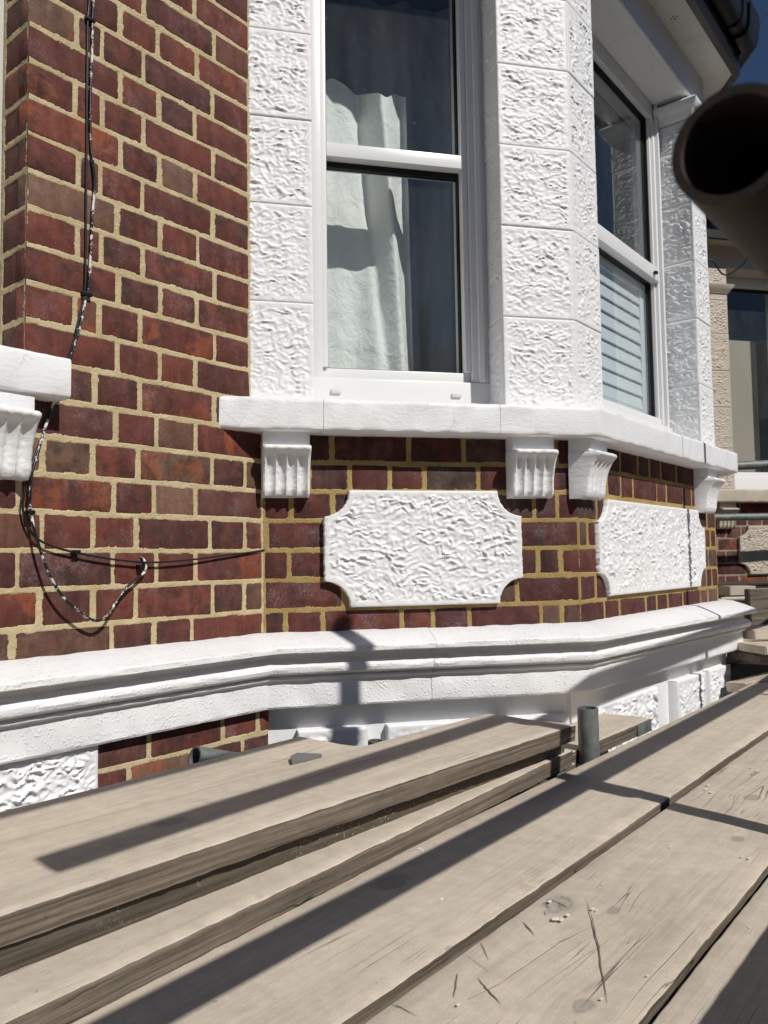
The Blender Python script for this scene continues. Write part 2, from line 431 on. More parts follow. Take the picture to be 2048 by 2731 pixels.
def prism(name, fr, pts, o0, o1, mat, parent=None):
    n = len(pts)
    v = [fr(a, o0, z) for a, z in pts] + [fr(a, o1, z) for a, z in pts]
    f = [list(range(n)), list(range(2 * n - 1, n - 1, -1))] + [[i, (i + 1) % n, n + (i + 1) % n, n + i] for i in range(n)]
    return mesh_ob(name, v, f, mat, parent)
def fbox(name, fr, a0, a1, o0, o1, z0, z1, mat, parent=None, bev=0.0025, seg=2):
    bm = bmesh.new()
    vs = [bm.verts.new(fr(a, o, z)) for a in (a0, a1) for o in (o0, o1) for z in (z0, z1)]
    for f in ((0, 1, 3, 2), (4, 6, 7, 5), (0, 4, 5, 1), (2, 3, 7, 6), (0, 2, 6, 4), (1, 5, 7, 3)):
        bm.faces.new([vs[i] for i in f])
    if bev: bmesh.ops.bevel(bm, geom=bm.edges[:], offset=bev, segments=seg, affect='EDGES', profile=0.6)
    return bm_ob(name, bm, mat, parent, smooth=bool(bev), sharp=50)

def relief(name, fr, a0, a1, z0, z1, o, amp, mat, parent, seed, fx=21, fz=50, margin=0.014, step=0.003, notch=0.0, depth=0.02, sink=0.25, jit=0.0):
    """a block with a flat drafted margin and a chiselled field; notch = concave corners"""
    nx = max(8, int((a1 - a0) / step)); nz = max(8, int((z1 - z0) / step))
    t = np.linspace(0, 1, nx + 1); zz = np.linspace(z0, z1, nz + 1)
    lo = np.full(nz + 1, a0); hi = np.full(nz + 1, a1)
    if notch:
        dz = np.minimum(zz - z0, z1 - zz)
        cut = np.where(dz < notch, np.sqrt(np.maximum(notch ** 2 - dz ** 2, 0)), 0.0)
        cut = np.where(dz < notch, np.maximum(cut, 0.0), 0.0)
        lo = lo + cut; hi = hi - cut
    Acoord = lo[:, None] + (hi - lo)[:, None] * t[None, :]
    Z = np.repeat(zz[:, None], nx + 1, 1)
    ed = np.minimum(np.minimum(Acoord - lo[:, None], hi[:, None] - Acoord), np.minimum(Z - z0, z1 - Z))
    if notch:
        for ca in (a0, a1):
            for cz in (z0, z1):
                ed = np.minimum(ed, np.hypot(Acoord - ca, Z - cz) - notch)
    wob = 0.006 * perlin(Acoord * 45, Z * 45, seed + 11)
    m = np.clip((ed - margin + wob) / 0.010, 0, 1); m = m * m * (3 - 2 * m)
    h = worm(Acoord, Z, seed, fx, fz)
    O = o + m * amp * (h - sink) + 0.0010 * perlin(Acoord * 60, Z * 60, seed + 20)
    O -= 0.0017 * np.clip(1 - ed / 0.004, 0, 1) ** 2
    if jit:
        Acoord = Acoord + (ed < 0.003) * jit * perlin(Acoord * 120, Z * 120, seed + 31)
    d = np.array(fr.d); n = np.array(fr.n); og = np.array(fr.o)
    P = og + Acoord[..., None] * d + O[..., None] * n; P[..., 2] += Z
    P = P.reshape(-1, 3)
    W = nx + 1
    idx = np.arange((nz + 1) * W).reshape(nz + 1, W)
    F = np.stack([idx[:-1, :-1], idx[:-1, 1:], idx[1:, 1:], idx[1:, :-1]], -1).reshape(-1, 4).tolist()
    ring = list(idx[0, :]) + list(idx[1:, -1]) + list(idx[-1, -2::-1]) + list(idx[-2:0:-1, 0])
    base = len(P)
    ringP = P[ring].copy()
    off = (Acoord.reshape(-1)[ring], Z.reshape(-1)[ring])
    back = og + off[0][:, None] * d + (o - depth) * n; back[:, 2] += off[1]
    P = np.vstack([P, back])
    R = len(ring)
    F += [[ring[i], base + i, base + (i + 1) % R, ring[(i + 1) % R]] for i in range(R)]
    me = bpy.data.meshes.new(name)
    me.from_pydata(P.tolist(), [], F)
    me.materials.append(MT[mat])
    me.polygons.foreach_set('use_smooth', [True] * len(me.polygons))
    bm = bmesh.new(); bm.from_mesh(me); bmesh.ops.recalc_face_normals(bm, faces=bm.faces); bm.to_mesh(me); bm.free()
    me.set_sharp_from_angle(angle=math.radians(70))
    return link(bpy.data.objects.new(name, me), parent)

def sweep(name, prof, path, mat, parent, step=0.03, n0=None, n1=None, jitter=0.0, seed=0, sharp=40, closed=True):
    """sweep a profile [(offset, z)] along a plan path; normals to the right of travel"""
    path = [Vector(p[:2]) for p in path]
    segn = []
    for a, b in zip(path[:-1], path[1:]):
        d = (b - a).normalized(); segn.append(Vector((d.y, -d.x)))
    st = []
    for i, p in enumerate(path):
        if i == 0: m = segn[0] if n0 is None else Vector(n0)
        elif i == len(path) - 1: m = segn[-1] if n1 is None else Vector(n1)
        else: m = (segn[i - 1] + segn[i]) / (1 + segn[i - 1].dot(segn[i]))
        st.append((p, m))
    out = []
    for i in range(len(st) - 1):
        (p, m), (q, r) = st[i], st[i + 1]
        k = max(1, int((q - p).length / step))
        for j in range(k):
            f = j / k; out.append((p.lerp(q, f), m.lerp(r, f)))
    out.append(st[-1])
    v = []; npf = len(prof)
    L = 0.0; prev = out[0][0]
    for (p, m) in out:
        L += (p - prev).length; prev = p
        for i, (o, z) in enumerate(prof):
            e = 0.0
            if jitter: e = jitter * float(perlin(L * 28 + seed * 3.7, i * 0.37 + seed, seed + 40))
            v.append((p.x + m.x * (o + e), p.y + m.y * (o + e), z + e * 0.6))
    f = []
    for s in range(len(out) - 1):
        for i in range(npf if closed else npf - 1):
            j = (i + 1) % npf
            f.append([s * npf + i, s * npf + j, (s + 1) * npf + j, (s + 1) * npf + i])
    f.append(list(range(npf))); f.append(list(range((len(out) - 1) * npf, len(out) * npf)))
    return mesh_ob(name, v, f, mat, parent, smooth=True, sharp=sharp)

def brick_mesh(w, h, rng):
    r = 0.0022 + rng.random() * 0.0028
    j = lambda: (rng.random() - 0.5) * 0.0028
    hw, hh = w / 2, h / 2
    r = min(r, hw * 0.4)
    pts = [(-hw + r, -hh), (0, -hh), (hw - r, -hh), (hw, -hh + r), (hw, hh - r), (hw - r, hh), (0, hh), (-hw + r, hh), (-hw, hh - r), (-hw, -hh + r)]
    pts = [(a + j(), b + j()) for a, b in pts]
    n = len(pts); e = 0.0022
    v = [(a, 0.035, b) for a, b in pts] + [(a, 0.0015, b) for a, b in pts] + [(a * (1 - e / hw), 0, b * (1 - e / hh)) for a, b in pts]
    f = [[k * n + i, k * n + (i + 1) % n, (k + 1) * n + (i + 1) % n, (k + 1) * n + i] for k in (0, 1) for i in range(n)]
    f.append([2 * n + i for i in range(n)])
    return v, f
BR = random.Random(3)
RECTS = {}
def brick(fr, a0, a1, row, mat, parent, proud=0.0012, z0=None, z1=None, joint=0.0085):
    zb = row * 0.075 if z0 is None else z0; zt = (row + 1) * 0.075 if z1 is None else z1
    w = a1 - a0 - joint * BR.uniform(0.85, 1.12); h = zt - zb - joint * BR.uniform(0.85, 1.1)
    if w < 0.008 or h < 0.008: return None
    RECTS.setdefault(parent.name, []).append(((a0 + a1) / 2, (zb + zt) / 2, w / 2, h / 2))
    v, f = brick_mesh(w, h, BR)
    me = bpy.data.meshes.new('brick'); me.from_pydata(v, [], f)
    me.materials.append(MT[mat])
    me.polygons.foreach_set('use_smooth', [True] * len(f)); me.set_sharp_from_angle(angle=math.radians(60))
    ob = bpy.data.objects.new('brick', me)
    c = fr((a0 + a1) / 2, proud + BR.uniform(-0.0011, 0.0010), (zb + zt) / 2)
    R = Matrix((fr.d, -fr.n, Vector((0, 0, 1)))).transposed()
    R = R @ Matrix.Rotation(BR.uniform(-0.008, 0.008), 3, 'Y') @ Matrix.Rotation(BR.uniform(-0.01, 0.01), 3, 'Z')
    mw = R.to_4x4(); mw.translation = c
    link(ob, parent)
    ob.matrix_parent_inverse = Matrix.Identity(4)
    par = WLsum(parent)
    ob.matrix_basis = par.inverted() @ mw
    return ob
def mortar(fr, parent, mat, areas, step=0.0028, seed=1, rects=None, lap=0.0037):
    """flush pointing: a sandy relief sheet that laps raggedly over the brick edges"""
    rects = RECTS[parent.name] if rects is None else rects
    P = []; F = []; base = 0
    for (a0, a1, z0, z1) in areas:
        nx = int((a1 - a0) / step); nz = int((z1 - z0) / step)
        a = np.linspace(a0, a1, nx + 1); z = np.linspace(z0, z1, nz + 1)
        AA, ZZ = np.meshgrid(a, z)
        D = np.full(AA.shape, -0.05)
        for cx, cz, hw, hh in rects:
            i0, i1 = np.searchsorted(a, [cx - hw - 0.012, cx + hw + 0.012]); j0, j1 = np.searchsorted(z, [cz - hh - 0.012, cz + hh + 0.012])
            if i1 <= i0 or j1 <= j0: continue
            sub = np.minimum(hw - np.abs(AA[j0:j1, i0:i1] - cx), hh - np.abs(ZZ[j0:j1, i0:i1] - cz))
            D[j0:j1, i0:i1] = np.maximum(D[j0:j1, i0:i1], sub)
        D = D - lap + 0.0022 * perlin(AA * 55, ZZ * 55, seed) + 0.0017 * perlin(AA * 170, ZZ * 170, seed + 1) + 0.0034 * perlin(AA * 14, ZZ * 14, seed + 2)
        t = np.clip((D + 0.0012) / 0.0030, 0, 1); t = t * t * (3 - 2 * t)
        hj = 0.0012 + 0.0010 * perlin(AA * 260, ZZ * 260, seed + 3) + 0.0010 * perlin(AA * 60, ZZ * 60, seed + 4)
        O = hj * (1 - t) - 0.0055 * t
        d = np.array(fr.d); n = np.array(fr.n); og = np.array(fr.o)
        Q = og + AA[..., None] * d + O[..., None] * n; Q[..., 2] += ZZ
        keep = ~((t[:-1, :-1] > 0.99) & (t[1:, 1:] > 0.99) & (t[1:, :-1] > 0.99) & (t[:-1, 1:] > 0.99))
        idx = base + np.arange((nz + 1) * (nx + 1)).reshape(nz + 1, nx + 1)
        q = np.stack([idx[:-1, :-1], idx[:-1, 1:], idx[1:, 1:], idx[1:, :-1]], -1)[keep]
        P.append(Q.reshape(-1, 3)); F.append(q.reshape(-1, 4)); base += (nz + 1) * (nx + 1)
    P = np.vstack(P); F = np.vstack(F)
    used = np.unique(F); mp_ = np.zeros(len(P), int); mp_[used] = np.arange(len(used))
    me = bpy.data.meshes.new('mortar'); me.from_pydata(P[used].tolist(), [], mp_[F].tolist())
    me.materials.append(MT[mat]); me.polygons.foreach_set('use_smooth', [True] * len(me.polygons))
    return link(bpy.data.objects.new('mortar', me), parent)
def WLsum(o):
    return WL.get(o.name, Matrix.Identity(4))
def bricks(fr, rows, mat, parent, **kw):
    for r, js in rows.items():
        for seg in (js if isinstance(js[0], (list, tuple)) else [js]):
            for a, b in zip(seg[:-1], seg[1:]): brick(fr, a, b, r, mat, parent, **kw)

def tube_mesh(p0, p1, r, thick=0.004, seg=28):
    p0, p1 = Vector(p0), Vector(p1); d = (p1 - p0).normalized()
    x = d.orthogonal().normalized(); y = d.cross(x)
    v = []
    for p, rr in ((p0, r), (p1, r), (p1, r - thick), (p0, r - thick)):
        for i in range(seg):
            a = 2 * math.pi * i / seg
            v.append(p + (x * math.cos(a) + y * math.sin(a)) * rr)
    f = [[k * seg + i, k * seg + (i + 1) % seg, ((k + 1) % 4) * seg + (i + 1) % seg, ((k + 1) % 4) * seg + i] for k in range(4) for i in range(seg)]
    return v, f
def tube(name, p0, p1, label=None, cat=None, group=None, mat='steel', r=0.02415, parent=None):
    v, f = tube_mesh(p0, p1, r)
    o = mesh_ob(name, v, f, mat, parent, smooth=True, sharp=40)
    if label: tag(o, label, cat, group)
    return o
def path_tube(name, pts, r, mat, parent=None, seg=10, sub=6):
    """smooth tube through points (Catmull-Rom)"""
    pts = [Vector(p) for p in pts]; P = []
    for i in range(len(pts) - 1):
        a = pts[max(i - 1, 0)]; b = pts[i]; c = pts[i + 1]; d = pts[min(i + 2, len(pts) - 1)]
        for k in range(sub):
            t = k / sub
            P.append(0.5 * ((2 * b) + (c - a) * t + (2 * a - 5 * b + 4 * c - d) * t * t + (3 * b - a - 3 * c + d) * t ** 3))
    P.append(pts[-1]); v = []; f = []
    ref = Vector((0.3, 0.9, 0.2)).normalized()
    for i, p in enumerate(P):
        d = (P[min(i + 1, len(P) - 1)] - P[max(i - 1, 0)]).normalized()
        x = d.cross(ref).normalized(); y = d.cross(x)
        for k in range(seg):
            a = 2 * math.pi * k / seg; v.append(p + (x * math.cos(a) + y * math.sin(a)) * r)
    for i in range(len(P) - 1):
        for k in range(seg): f.append([i * seg + k, i * seg + (k + 1) % seg, (i + 1) * seg + (k + 1) % seg, (i + 1) * seg + k])
    f.append(list(range(seg))); f.append(list(range((len(P) - 1) * seg, len(P) * seg)))
    return mesh_ob(name, v, f, mat, parent, smooth=True, sharp=60)

# ------------------------------------------------------------------ pixel helper: only to read cable runs off the wall plane
def on_wall(u, v, o):
    d = FW + RT * ((u - 1024) / 2113.2) - UP * ((v - 1365.5) / 2113.2)
    t = (-o - CAM_POS.y) / d.y
    return CAM_POS + d * t

# ================================================================== SETTING
G = -2.7
g = mesh_ob('ground', [(-400, -400, G), (400, -400, G), (400, 400, G), (-400, 400, G)], [[0, 1, 2, 3]], 'ground')
tag(g, kind='structure')

# ================================================================== HOUSE
def make_house(dx, own=True):
    sh = lambda fr: fr.shift((dx, 0, 0))
    A, B, C, R = sh(FA), sh(FB), sh(FC), sh(FR)
    if own:
        H = thing('bay_fronted_house', 'red brick house front with freshly white painted bay window stonework', 'house', (0.5 + dx, 0.2, G))
        W, WS, WR, MO, MOB, BK, BKB = 'white', 'stucco', 'rock', 'mortar', 'ochre', 'brick', 'brick_bay'
    else:
        H = thing('neighbouring_house', 'cream painted bay of the next house with dark window, behind scaffold boards', 'house', (0.5 + dx, 0.2, G))
        W, WS, WR, MO, MOB, BK, BKB = 'cream', 'cream', 'cream', 'greymortar', 'greymortar', 'brick', 'brick'
    part = lambda nm, *a, **k: None
    def P2(p): return (p.x, p.y)
    # ---- flat wall beside the bay
    pts = [(-1.6, -1.2), (0.02, -1.2), (0.02, 2.1), (-0.6127, 2.1), (-0.6127, 0.33), (-1.6, 0.33)]
    if not own: pts = [(-0.9, -1.2), (0.02, -1.2), (0.02, 2.1), (-0.9, 2.1)]
    wallA = prism('brick_wall', A, pts, -0.105, -0.0062, MO, H)
    if own:
        ev = {}
        X0 = -0.6127
        for r in range(-4, 20):
            if r % 2 == 0:
                js = [X0, -0.510, -0.456, -0.355, -0.153, -0.059, 0.0] if r >= 6 else [-0.78, -0.575, -0.470, -0.365, -0.162, -0.062, 0.0]
            else:
                js = [X0, -0.412, -0.309, -0.206, -0.002] if r >= 5 else [-0.83, -0.624, -0.417, -0.315, -0.211, 0.0]
            if r == 4: js = [X0, -0.565, -0.460, -0.354, -0.150, -0.05, 0.0]
            if r >= 5: js = [x for x in js if x < -0.07] + [-0.040]
            js = [js[0]] + [x + BR.uniform(-0.005, 0.005) for x in js[1:-1]] + [js[-1]]
            ev[r] = js
        ev[-3] = [-0.83, -0.629, -0.422, -0.319, -0.218, 0.0]
        for r, js in ev.items():
            if r == -4: continue
            for a, b in zip(js[:-1], js[1:]):
                z0 = None
                aa = a - 0.006 if a == X0 else a
                brick(A, aa, b, r, BK, wallA)
        # below the string course
        for r, js in {-6: [-0.46, -0.33, -0.13, -0.02, 0.02], -7: [-0.47, -0.38, -0.18, -0.07, 0.02], -8: [-0.47, -0.33, -0.13, -0.02, 0.02]}.items():
            for a, b in zip(js[:-1], js[1:]): brick(A, a, b, r, BK, wallA)
        # return into the neighbouring opening
        FL = Frame((X0 - 0.0005, 0, 0), (0, 1, 0), (-1, 0, 0))
        rA = list(RECTS[wallA.name])
        mortar(A, wallA, MO, [(-0.6127, -0.036, -0.2035, 1.50), (-0.86, -0.6127, -0.2035, 0.300), (-0.036, 0.004, -0.2035, 0.375), (-0.46, 0.01, -0.62, -0.385)], seed=5, rects=rA)
        RECTS[wallA.name] = []
        for r in range(5, 20): brick(FL, 0.0, 0.100, r, BK, wallA, proud=0.0012)
        mortar(FL, wallA, MO, [(-0.0012, 0.104, 0.36, 1.50)], seed=9)
        # rock-faced block under the course at the far left
        relief('rock_block', A, -0.95, -0.4565, -0.70, -0.3925, 0.012, 0.012, WR, H, 91, fx=30, fz=46, margin=0.004, step=0.003)
    else:
        for r in range(-4, 6):
            js = [-0.6, -0.47, -0.365, -0.162, -0.062, 0.0] if r % 2 == 0 else [-0.62, -0.417, -0.315, -0.211, 0.0]
            for a, b in zip(js[:-1], js[1:]): brick(A, a, b, r, BK, wallA)
        mortar(A, wallA, MO, [(-0.62, 0.0, -0.22, 0.45)], 0.006, seed=35)
    # ---- bay brickwork under the sill
    wallB = prism('brick_wall', B, [(-0.02, -0.23), (LB, -0.23), (LB, 0.31), (-0.02, 0.31)], -0.105, -0.0062, MOB, H)
    rowsB = {3: [0.0, 0.177, 0.382, 0.534, 0.665, 0.80, LB], 2: [0.0, 0.117, 0.223, 0.329, 0.424, 0.574, 0.675, 0.765, LB],
             1: [[0.0, 0.071, 0.178, 0.24], [0.62, 0.732, 0.799, LB + 0.006]], 0: [[0.008, 0.205], [0.66, LB + 0.002]],
             -1: [[0.0, 0.064, 0.20], [0.66, 0.739, 0.804, LB + 0.006]], -2: [[0.0, 0.205], [0.60, 0.676, LB + 0.002]],
             -3: [0.0, 0.055, 0.151, 0.356, 0.44, 0.54, 0.743, 0.803, LB + 0.006]}
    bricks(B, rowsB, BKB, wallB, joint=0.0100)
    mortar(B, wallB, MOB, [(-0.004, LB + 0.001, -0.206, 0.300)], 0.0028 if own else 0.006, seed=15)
    if own:
        wallC = prism('brick_wall', C, [(0, -0.23), (LC, -0.23), (LC, 0.31), (0, 0.31)], -0.105, -0.0062, MOB, H)
        rowsC = {3: [0.0, 0.15, 0.30, 0.444, 0.544, 0.643, 0.799, 0.992, 1.06, 1.16, LC], 2: [-0.006, 0.1, 0.2, 0.299, 0.397, 0.599, 0.691, 0.859, 0.952, 1.06, 1.15, LC],
                 1: [[-0.006, 0.12, 0.18], [1.0, 1.12, LC]], 0: [[0.0, 0.055, 0.13], [1.0, 1.09, 1.155, LC]], -1: [[-0.006, 0.13], [1.0, 1.12, LC]],
                 -2: [[0.0, 0.102, 0.18], [1.0, 1.09, 1.155, LC]], -3: [-0.006, 0.154, 0.263, 0.474, 0.567, 0.668, 0.82, 1.006, 1.1, LC]}
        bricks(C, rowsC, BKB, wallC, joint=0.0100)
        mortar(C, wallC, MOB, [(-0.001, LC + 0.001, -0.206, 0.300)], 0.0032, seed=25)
        wallR = prism('brick_wall', R, [(0, -0.23), (0.8, -0.23), (0.8, 0.31), (0, 0.31)], -0.105, -0.0005, MOB, H)
        for r in range(-3, 4): bricks(R, {r: [0.0, 0.1 + 0.05 * (r % 2), 0.3, 0.42, 0.62, 0.8]}, BKB, wallR)
    # ---- carved panels
    relief('carved_panel', B, 0.153, 0.686, -0.146, 0.152, 0.020, 0.0082, WR, H, 21, fx=22, fz=42, margin=0.010, step=0.0028, notch=0.066, depth=0.021, jit=0.003)
    if own:
        relief('carved_panel', C, 0.105, 1.045, -0.140, 0.140, 0.016, 0.0080, WR, H, 55, fx=23, fz=44, margin=0.010, step=0.0035, notch=0.066, depth=0.017, jit=0.003)
    # ---- corbels
    def corbel(fr, a0, a1):
        nx, zs = 36, np.linspace(0.133, 0.259, 34)
        prof = [(0.133, 0.034), (0.139, 0.041), (0.150, 0.046), (0.168, 0.047), (0.19, 0.050), (0.212, 0.057), (0.230, 0.066), (0.241, 0.074), (0.246, 0.080), (0.2505, 0.083), (0.255, 0.082), (0.259, 0.074)]
        v = []; f = []
        for z in zs:
            ob = np.interp(z, [p[0] for p in prof], [p[1] for p in prof])
            for i in range(nx + 1):
                t = i / nx
                fl = 0.0
                if z < 0.247:
                    u = (t - 0.06) / 0.88 * 4
                    if 0 < u < 4:
                        k = min(1, (0.247 - z) / 0.012)
                        fl = 0.0105 * k * math.sin(math.pi * (u % 1)) ** 0.8
                ed = min(t, 1 - t) * (a1 - a0)
                rd = 0.006 * max(0, 1 - ed / 0.007) ** 2
                zz = z
                if z == zs[0]: zz = z + 0.004 * (1 if fl > 0.004 else 0)
                v.append(fr(a0 + (a1 - a0) * t, ob - fl - rd + 0.0022 * float(perlin(t * 13 + a0 * 9, z * 120, 3)), zz))
        W_ = nx + 1
        for j in range(len(zs) - 1):
            for i in range(nx): f.append([j * W_ + i, j * W_ + i + 1, (j + 1) * W_ + i + 1, (j + 1) * W_ + i])
        b0 = len(v)
        for z in zs: v.append(fr(a0, -0.01, z)); v.append(fr(a1, -0.01, z))
        for j in range(len(zs) - 1):
            f.append([j * W_, (j + 1) * W_, b0 + 2 * (j + 1), b0 + 2 * j])
            f.append([j * W_ + nx, b0 + 2 * j + 1, b0 + 2 * (j + 1) + 1, (j + 1) * W_ + nx])
        f.append([b0] + list(range(0, nx + 1)) + [b0 + 1])
        t0 = (len(zs) - 1) * W_
        f.append([b0 + 2 * (len(zs) - 1) + 1] + list(range(t0 + nx, t0 - 1, -1)) + [b0 + 2 * (len(zs) - 1)])
        o = mesh_ob('corbel', v, f, W, H, smooth=True, sharp=50)
        fbox('corbel_block', fr, a0 + 0.001, a1 - 0.001, -0.01, 0.052, 0.2592, 0.297, W, o, 0.002)
        return o
    corbel(B, -0.004, 0.115); corbel(B, 0.652, 0.772)
    if own:
        corbel(C, -0.028, 0.092); corbel(C, 0.985, 1.105)
        corbel(A, -0.737, -0.617)
    # ---- sill
    sp = [(-0.14, 0.296), (0.080, 0.2945), (0.0845, 0.297), (0.086, 0.301), (0.0862, 0.306), (0.0862, 0.361), (0.086, 0.366), (0.084, 0.371), (0.079, 0.374), (-0.14, 0.381)]
    cuts = [-0.19, 0.145, 0.608]
    for i, (a, b) in enumerate(zip(cuts[:-1], cuts[1:])):
        sweep('sill_stone', sp, [B(a, 0, 0), B(b - 0.0012, 0, 0)], W, H, 0.012, jitter=0.0022, seed=3 + i)
    sweep('sill_stone', sp, [B(0.608, 0, 0), B(LB, 0, 0), C(0.62, 0, 0)], W, H, 0.012, jitter=0.0022, seed=6)
    if own:
        sweep('sill_stone', sp, [C(0.6212, 0, 0), C(1.05, 0, 0)], W, H, 0.012, jitter=0.0022, seed=8)
        sweep('sill_stone', sp, [C(1.0512, 0, 0), C(LC, 0, 0), R(0.7, 0, 0)], W, H, 0.012, jitter=0.0022, seed=9)
        spl = [(-0.14, 0.296), (0.056, 0.2945), (0.0605, 0.297), (0.062, 0.301), (0.062, 0.366), (0.060, 0.371), (0.055, 0.374), (-0.14, 0.381)]
        sweep('sill_stone', spl, [A(-1.5, 0, 0), A(-0.552, 0, 0)], W, H, 0.012, jitter=0.0024, seed=10)
    # ---- string course
    mp = [(-0.04, -0.203), (0.0, -0.2045), (0.040, -0.2185), (0.074, -0.2325), (0.0785, -0.2345), (0.0805, -0.2375), (0.0807, -0.2405), (0.0807, -0.2455), (0.0803, -0.2485), (0.078, -0.2505), (0.070, -0.2515), (0.056, -0.2525),
          (0.044, -0.254), (0.034, -0.260), (0.031, -0.2685), (0.036, -0.2735), (0.052, -0.278), (0.059, -0.285), (0.060, -0.291), (0.057, -0.299), (0.050, -0.304),
          (0.038, -0.3065), (0.034, -0.310), (0.0395, -0.3115), (0.041, -0.3145), (0.0395, -0.3175), (0.031, -0.321), (0.028, -0.325), (0.0282, -0.329), (0.029, -0.380), (0.029, -0.384), (0.026, -0.389), (-0.06, -0.391)]
    CR = C(1.245, 0.05, 0)
    Cd = (CR - C(0, 0, 0)); Cl = Cd.length; Cd = Cd / Cl
    if own:
        sweep('string_course', mp, [A(-1.6, 0, 0), A(0, 0, 0), B(0.425, 0, 0)], WS, H, 0.02, jitter=0.0034, seed=21, sharp=27)
        sweep('string_course', mp, [B(0.4264, 0, 0), B(LB, 0, 0), C(0, 0, 0) + Cd * 0.74], WS, H, 0.02, jitter=0.0034, seed=22, sharp=27)
        sweep('string_course', mp, [C(0, 0, 0) + Cd * 0.7414, CR, CR + R.d * 0.7], WS, H, 0.02, jitter=0.0034, seed=23, sharp=27)
    else:
        sweep('string_course', mp, [A(-0.9, 0, 0), A(0, 0, 0), B(LB, 0, 0), C(0.8, 0, 0)], WS, H, 0.05)
    # ---- plinth wall below the course
    if own:
        FCm = Frame(C(0, 0, 0), Cd, Vector((Cd.y, -Cd.x, 0)))
        pl = prism('plinth_wall', B, [(-0.02, -1.3), (LB - 0.01, -1.3), (LB - 0.01, -0.385), (-0.02, -0.385)], -0.20, -0.030, W, H)
        pc = prism('plinth_wall', FCm, [(-0.01, -1.3), (Cl - 0.01, -1.3), (Cl - 0.01, -0.385), (-0.01, -0.385)], -0.20, -0.031, W, H)
        for i, (a, b) in enumerate([(0.085, 0.265), (0.315, 0.60), (0.65, 0.82)]):
            relief('rock_block', B, a, b, -0.66, -0.452, -0.004, 0.009, WR, pl, 61 + i, fx=24, fz=36, margin=0.010, step=0.004, depth=0.03)
        relief('rock_block', FCm, 0.06, 0.56, -0.66, -0.455, -0.024, 0.013, WR, pc, 71, fx=22, fz=34, margin=0.004, step=0.004, depth=0.03)
        relief('rock_block', FCm, 0.655, 0.92, -0.66, -0.445, 0.002, 0.010, WR, pc, 72, fx=24, fz=36, margin=0.012, step=0.004, depth=0.034)
        relief('rock_block', FCm, 0.985, 1.215, -0.66, -0.448, -0.008, 0.013, WR, pc, 73, fx=24, fz=36, margin=0.006, step=0.004, depth=0.034)
    else:
        prism('plinth_wall', B, [(-0.02, -1.3), (LB, -1.3), (LB, -0.385), (-0.02, -0.385)], -0.20, -0.030, W, H)
    # ---- piers
    def pier(fr, a0, a1, o, joints, seed, core=True, amp=0.0058, step=0.0027, d_in=0.10):
        c = prism('stone_pier', fr, [(a0 + 0.002, joints[0]), (a1 - 0.002, joints[0]), (a1 - 0.002, joints[-1]), (a0 + 0.002, joints[-1])], o - d_in, o - 0.006, W, H)
        for i, (z0, z1) in enumerate(zip(joints[:-1], joints[1:])):
            relief('stone_block', fr, a0, a1, z0 + 0.0008, z1 - 0.0008, o + 0.001 * math.sin(seed * 3 + i * 2.1), amp, WR, c, seed + i * 7, margin=0.0095, step=step, depth=0.007)
        return c
    jn = [0.378, 0.394, 0.631, 0.886, 1.115, 1.348, 1.56, 1.7695]
    jn = [0.379] + jn[2:]
    pier(B, -0.055, 0.130, 0.025, jn, 101)
    if own:
        pier(B, 0.650, LB + 0.004, 0.012, jn, 131)
        pier(C, -0.004, 0.170, 0.012, jn, 161)
        FV2 = Frame(B(0.650, 0.0125, 0), -B.n, -B.d)
        pier(FV2, 0.003, 0.150, 0.0, jn, 191, amp=0.0045, step=0.004, d_in=0.02)
        pier(C, 1.068, LC + 0.004, 0.012, jn[:-1] + [1.68], 221)
        FV3 = Frame(C(1.068, 0.0125, 0), (0, 1, 0), (-1, 0, 0))
        pier(FV3, 0.003, 0.148, 0.0, jn[:-1] + [1.68], 251, amp=0.0060, step=0.0035, d_in=0.02)
        FVR = Frame(R(0, 0, 0), R.d, R.n)
        prism('stone_pier', R, [(0.0, 0.379), (0.15, 0.379), (0.15, 1.77), (0.0, 1.77)], -0.10, 0.010, W, H)
        # cap of the far pier
        cp = [(-0.02, 1.681), (0.004, 1.683), (0.012, 1.695), (0.014, 1.706), (0.022, 1.714), (0.036, 1.728), (0.038, 1.742), (0.030, 1.750), (0.0, 1.769), (-0.02, 1.769)]
        q0 = C(1.068, -0.135, 0); q1 = C(1.068, 0.012, 0); q2 = C(LC, 0.012, 0)
        sweep('pier_cap', cp, [(q0.x, q0.y), (q1.x, q1.y), (q2.x, q2.y), P2(R(0.15, 0.0, 0))], W, H, 0.05)
    else:
        cp = [(-0.02, 1.60), (0.004, 1.602), (0.014, 1.62), (0.030, 1.64), (0.032, 1.655), (0.0, 1.66), (-0.02, 1.66)]
        q0 = B(-0.06, 0.025, 0); q1 = B(0.13, 0.025, 0); q2 = B(0.13, -0.10, 0)
        sweep('pier_cap', cp, [P2(q0), P2(q1), P2(q2)], W, H, 0.05)
    # ---- head of the window openings, eaves, gutter
    hp = [(-0.16, 1.77), (0.014, 1.77), (0.018, 1.774), (0.018, 1.91), (-0.16, 1.91)]
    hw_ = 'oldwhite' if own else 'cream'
    path = [B(-0.22, 0, 0), B(LB, 0, 0), C(LC, 0, 0), R(0.9, 0, 0)]
    sweep('lintel', hp, path, 'white' if own else 'cream', H, 0.06, jitter=0.001, seed=31)
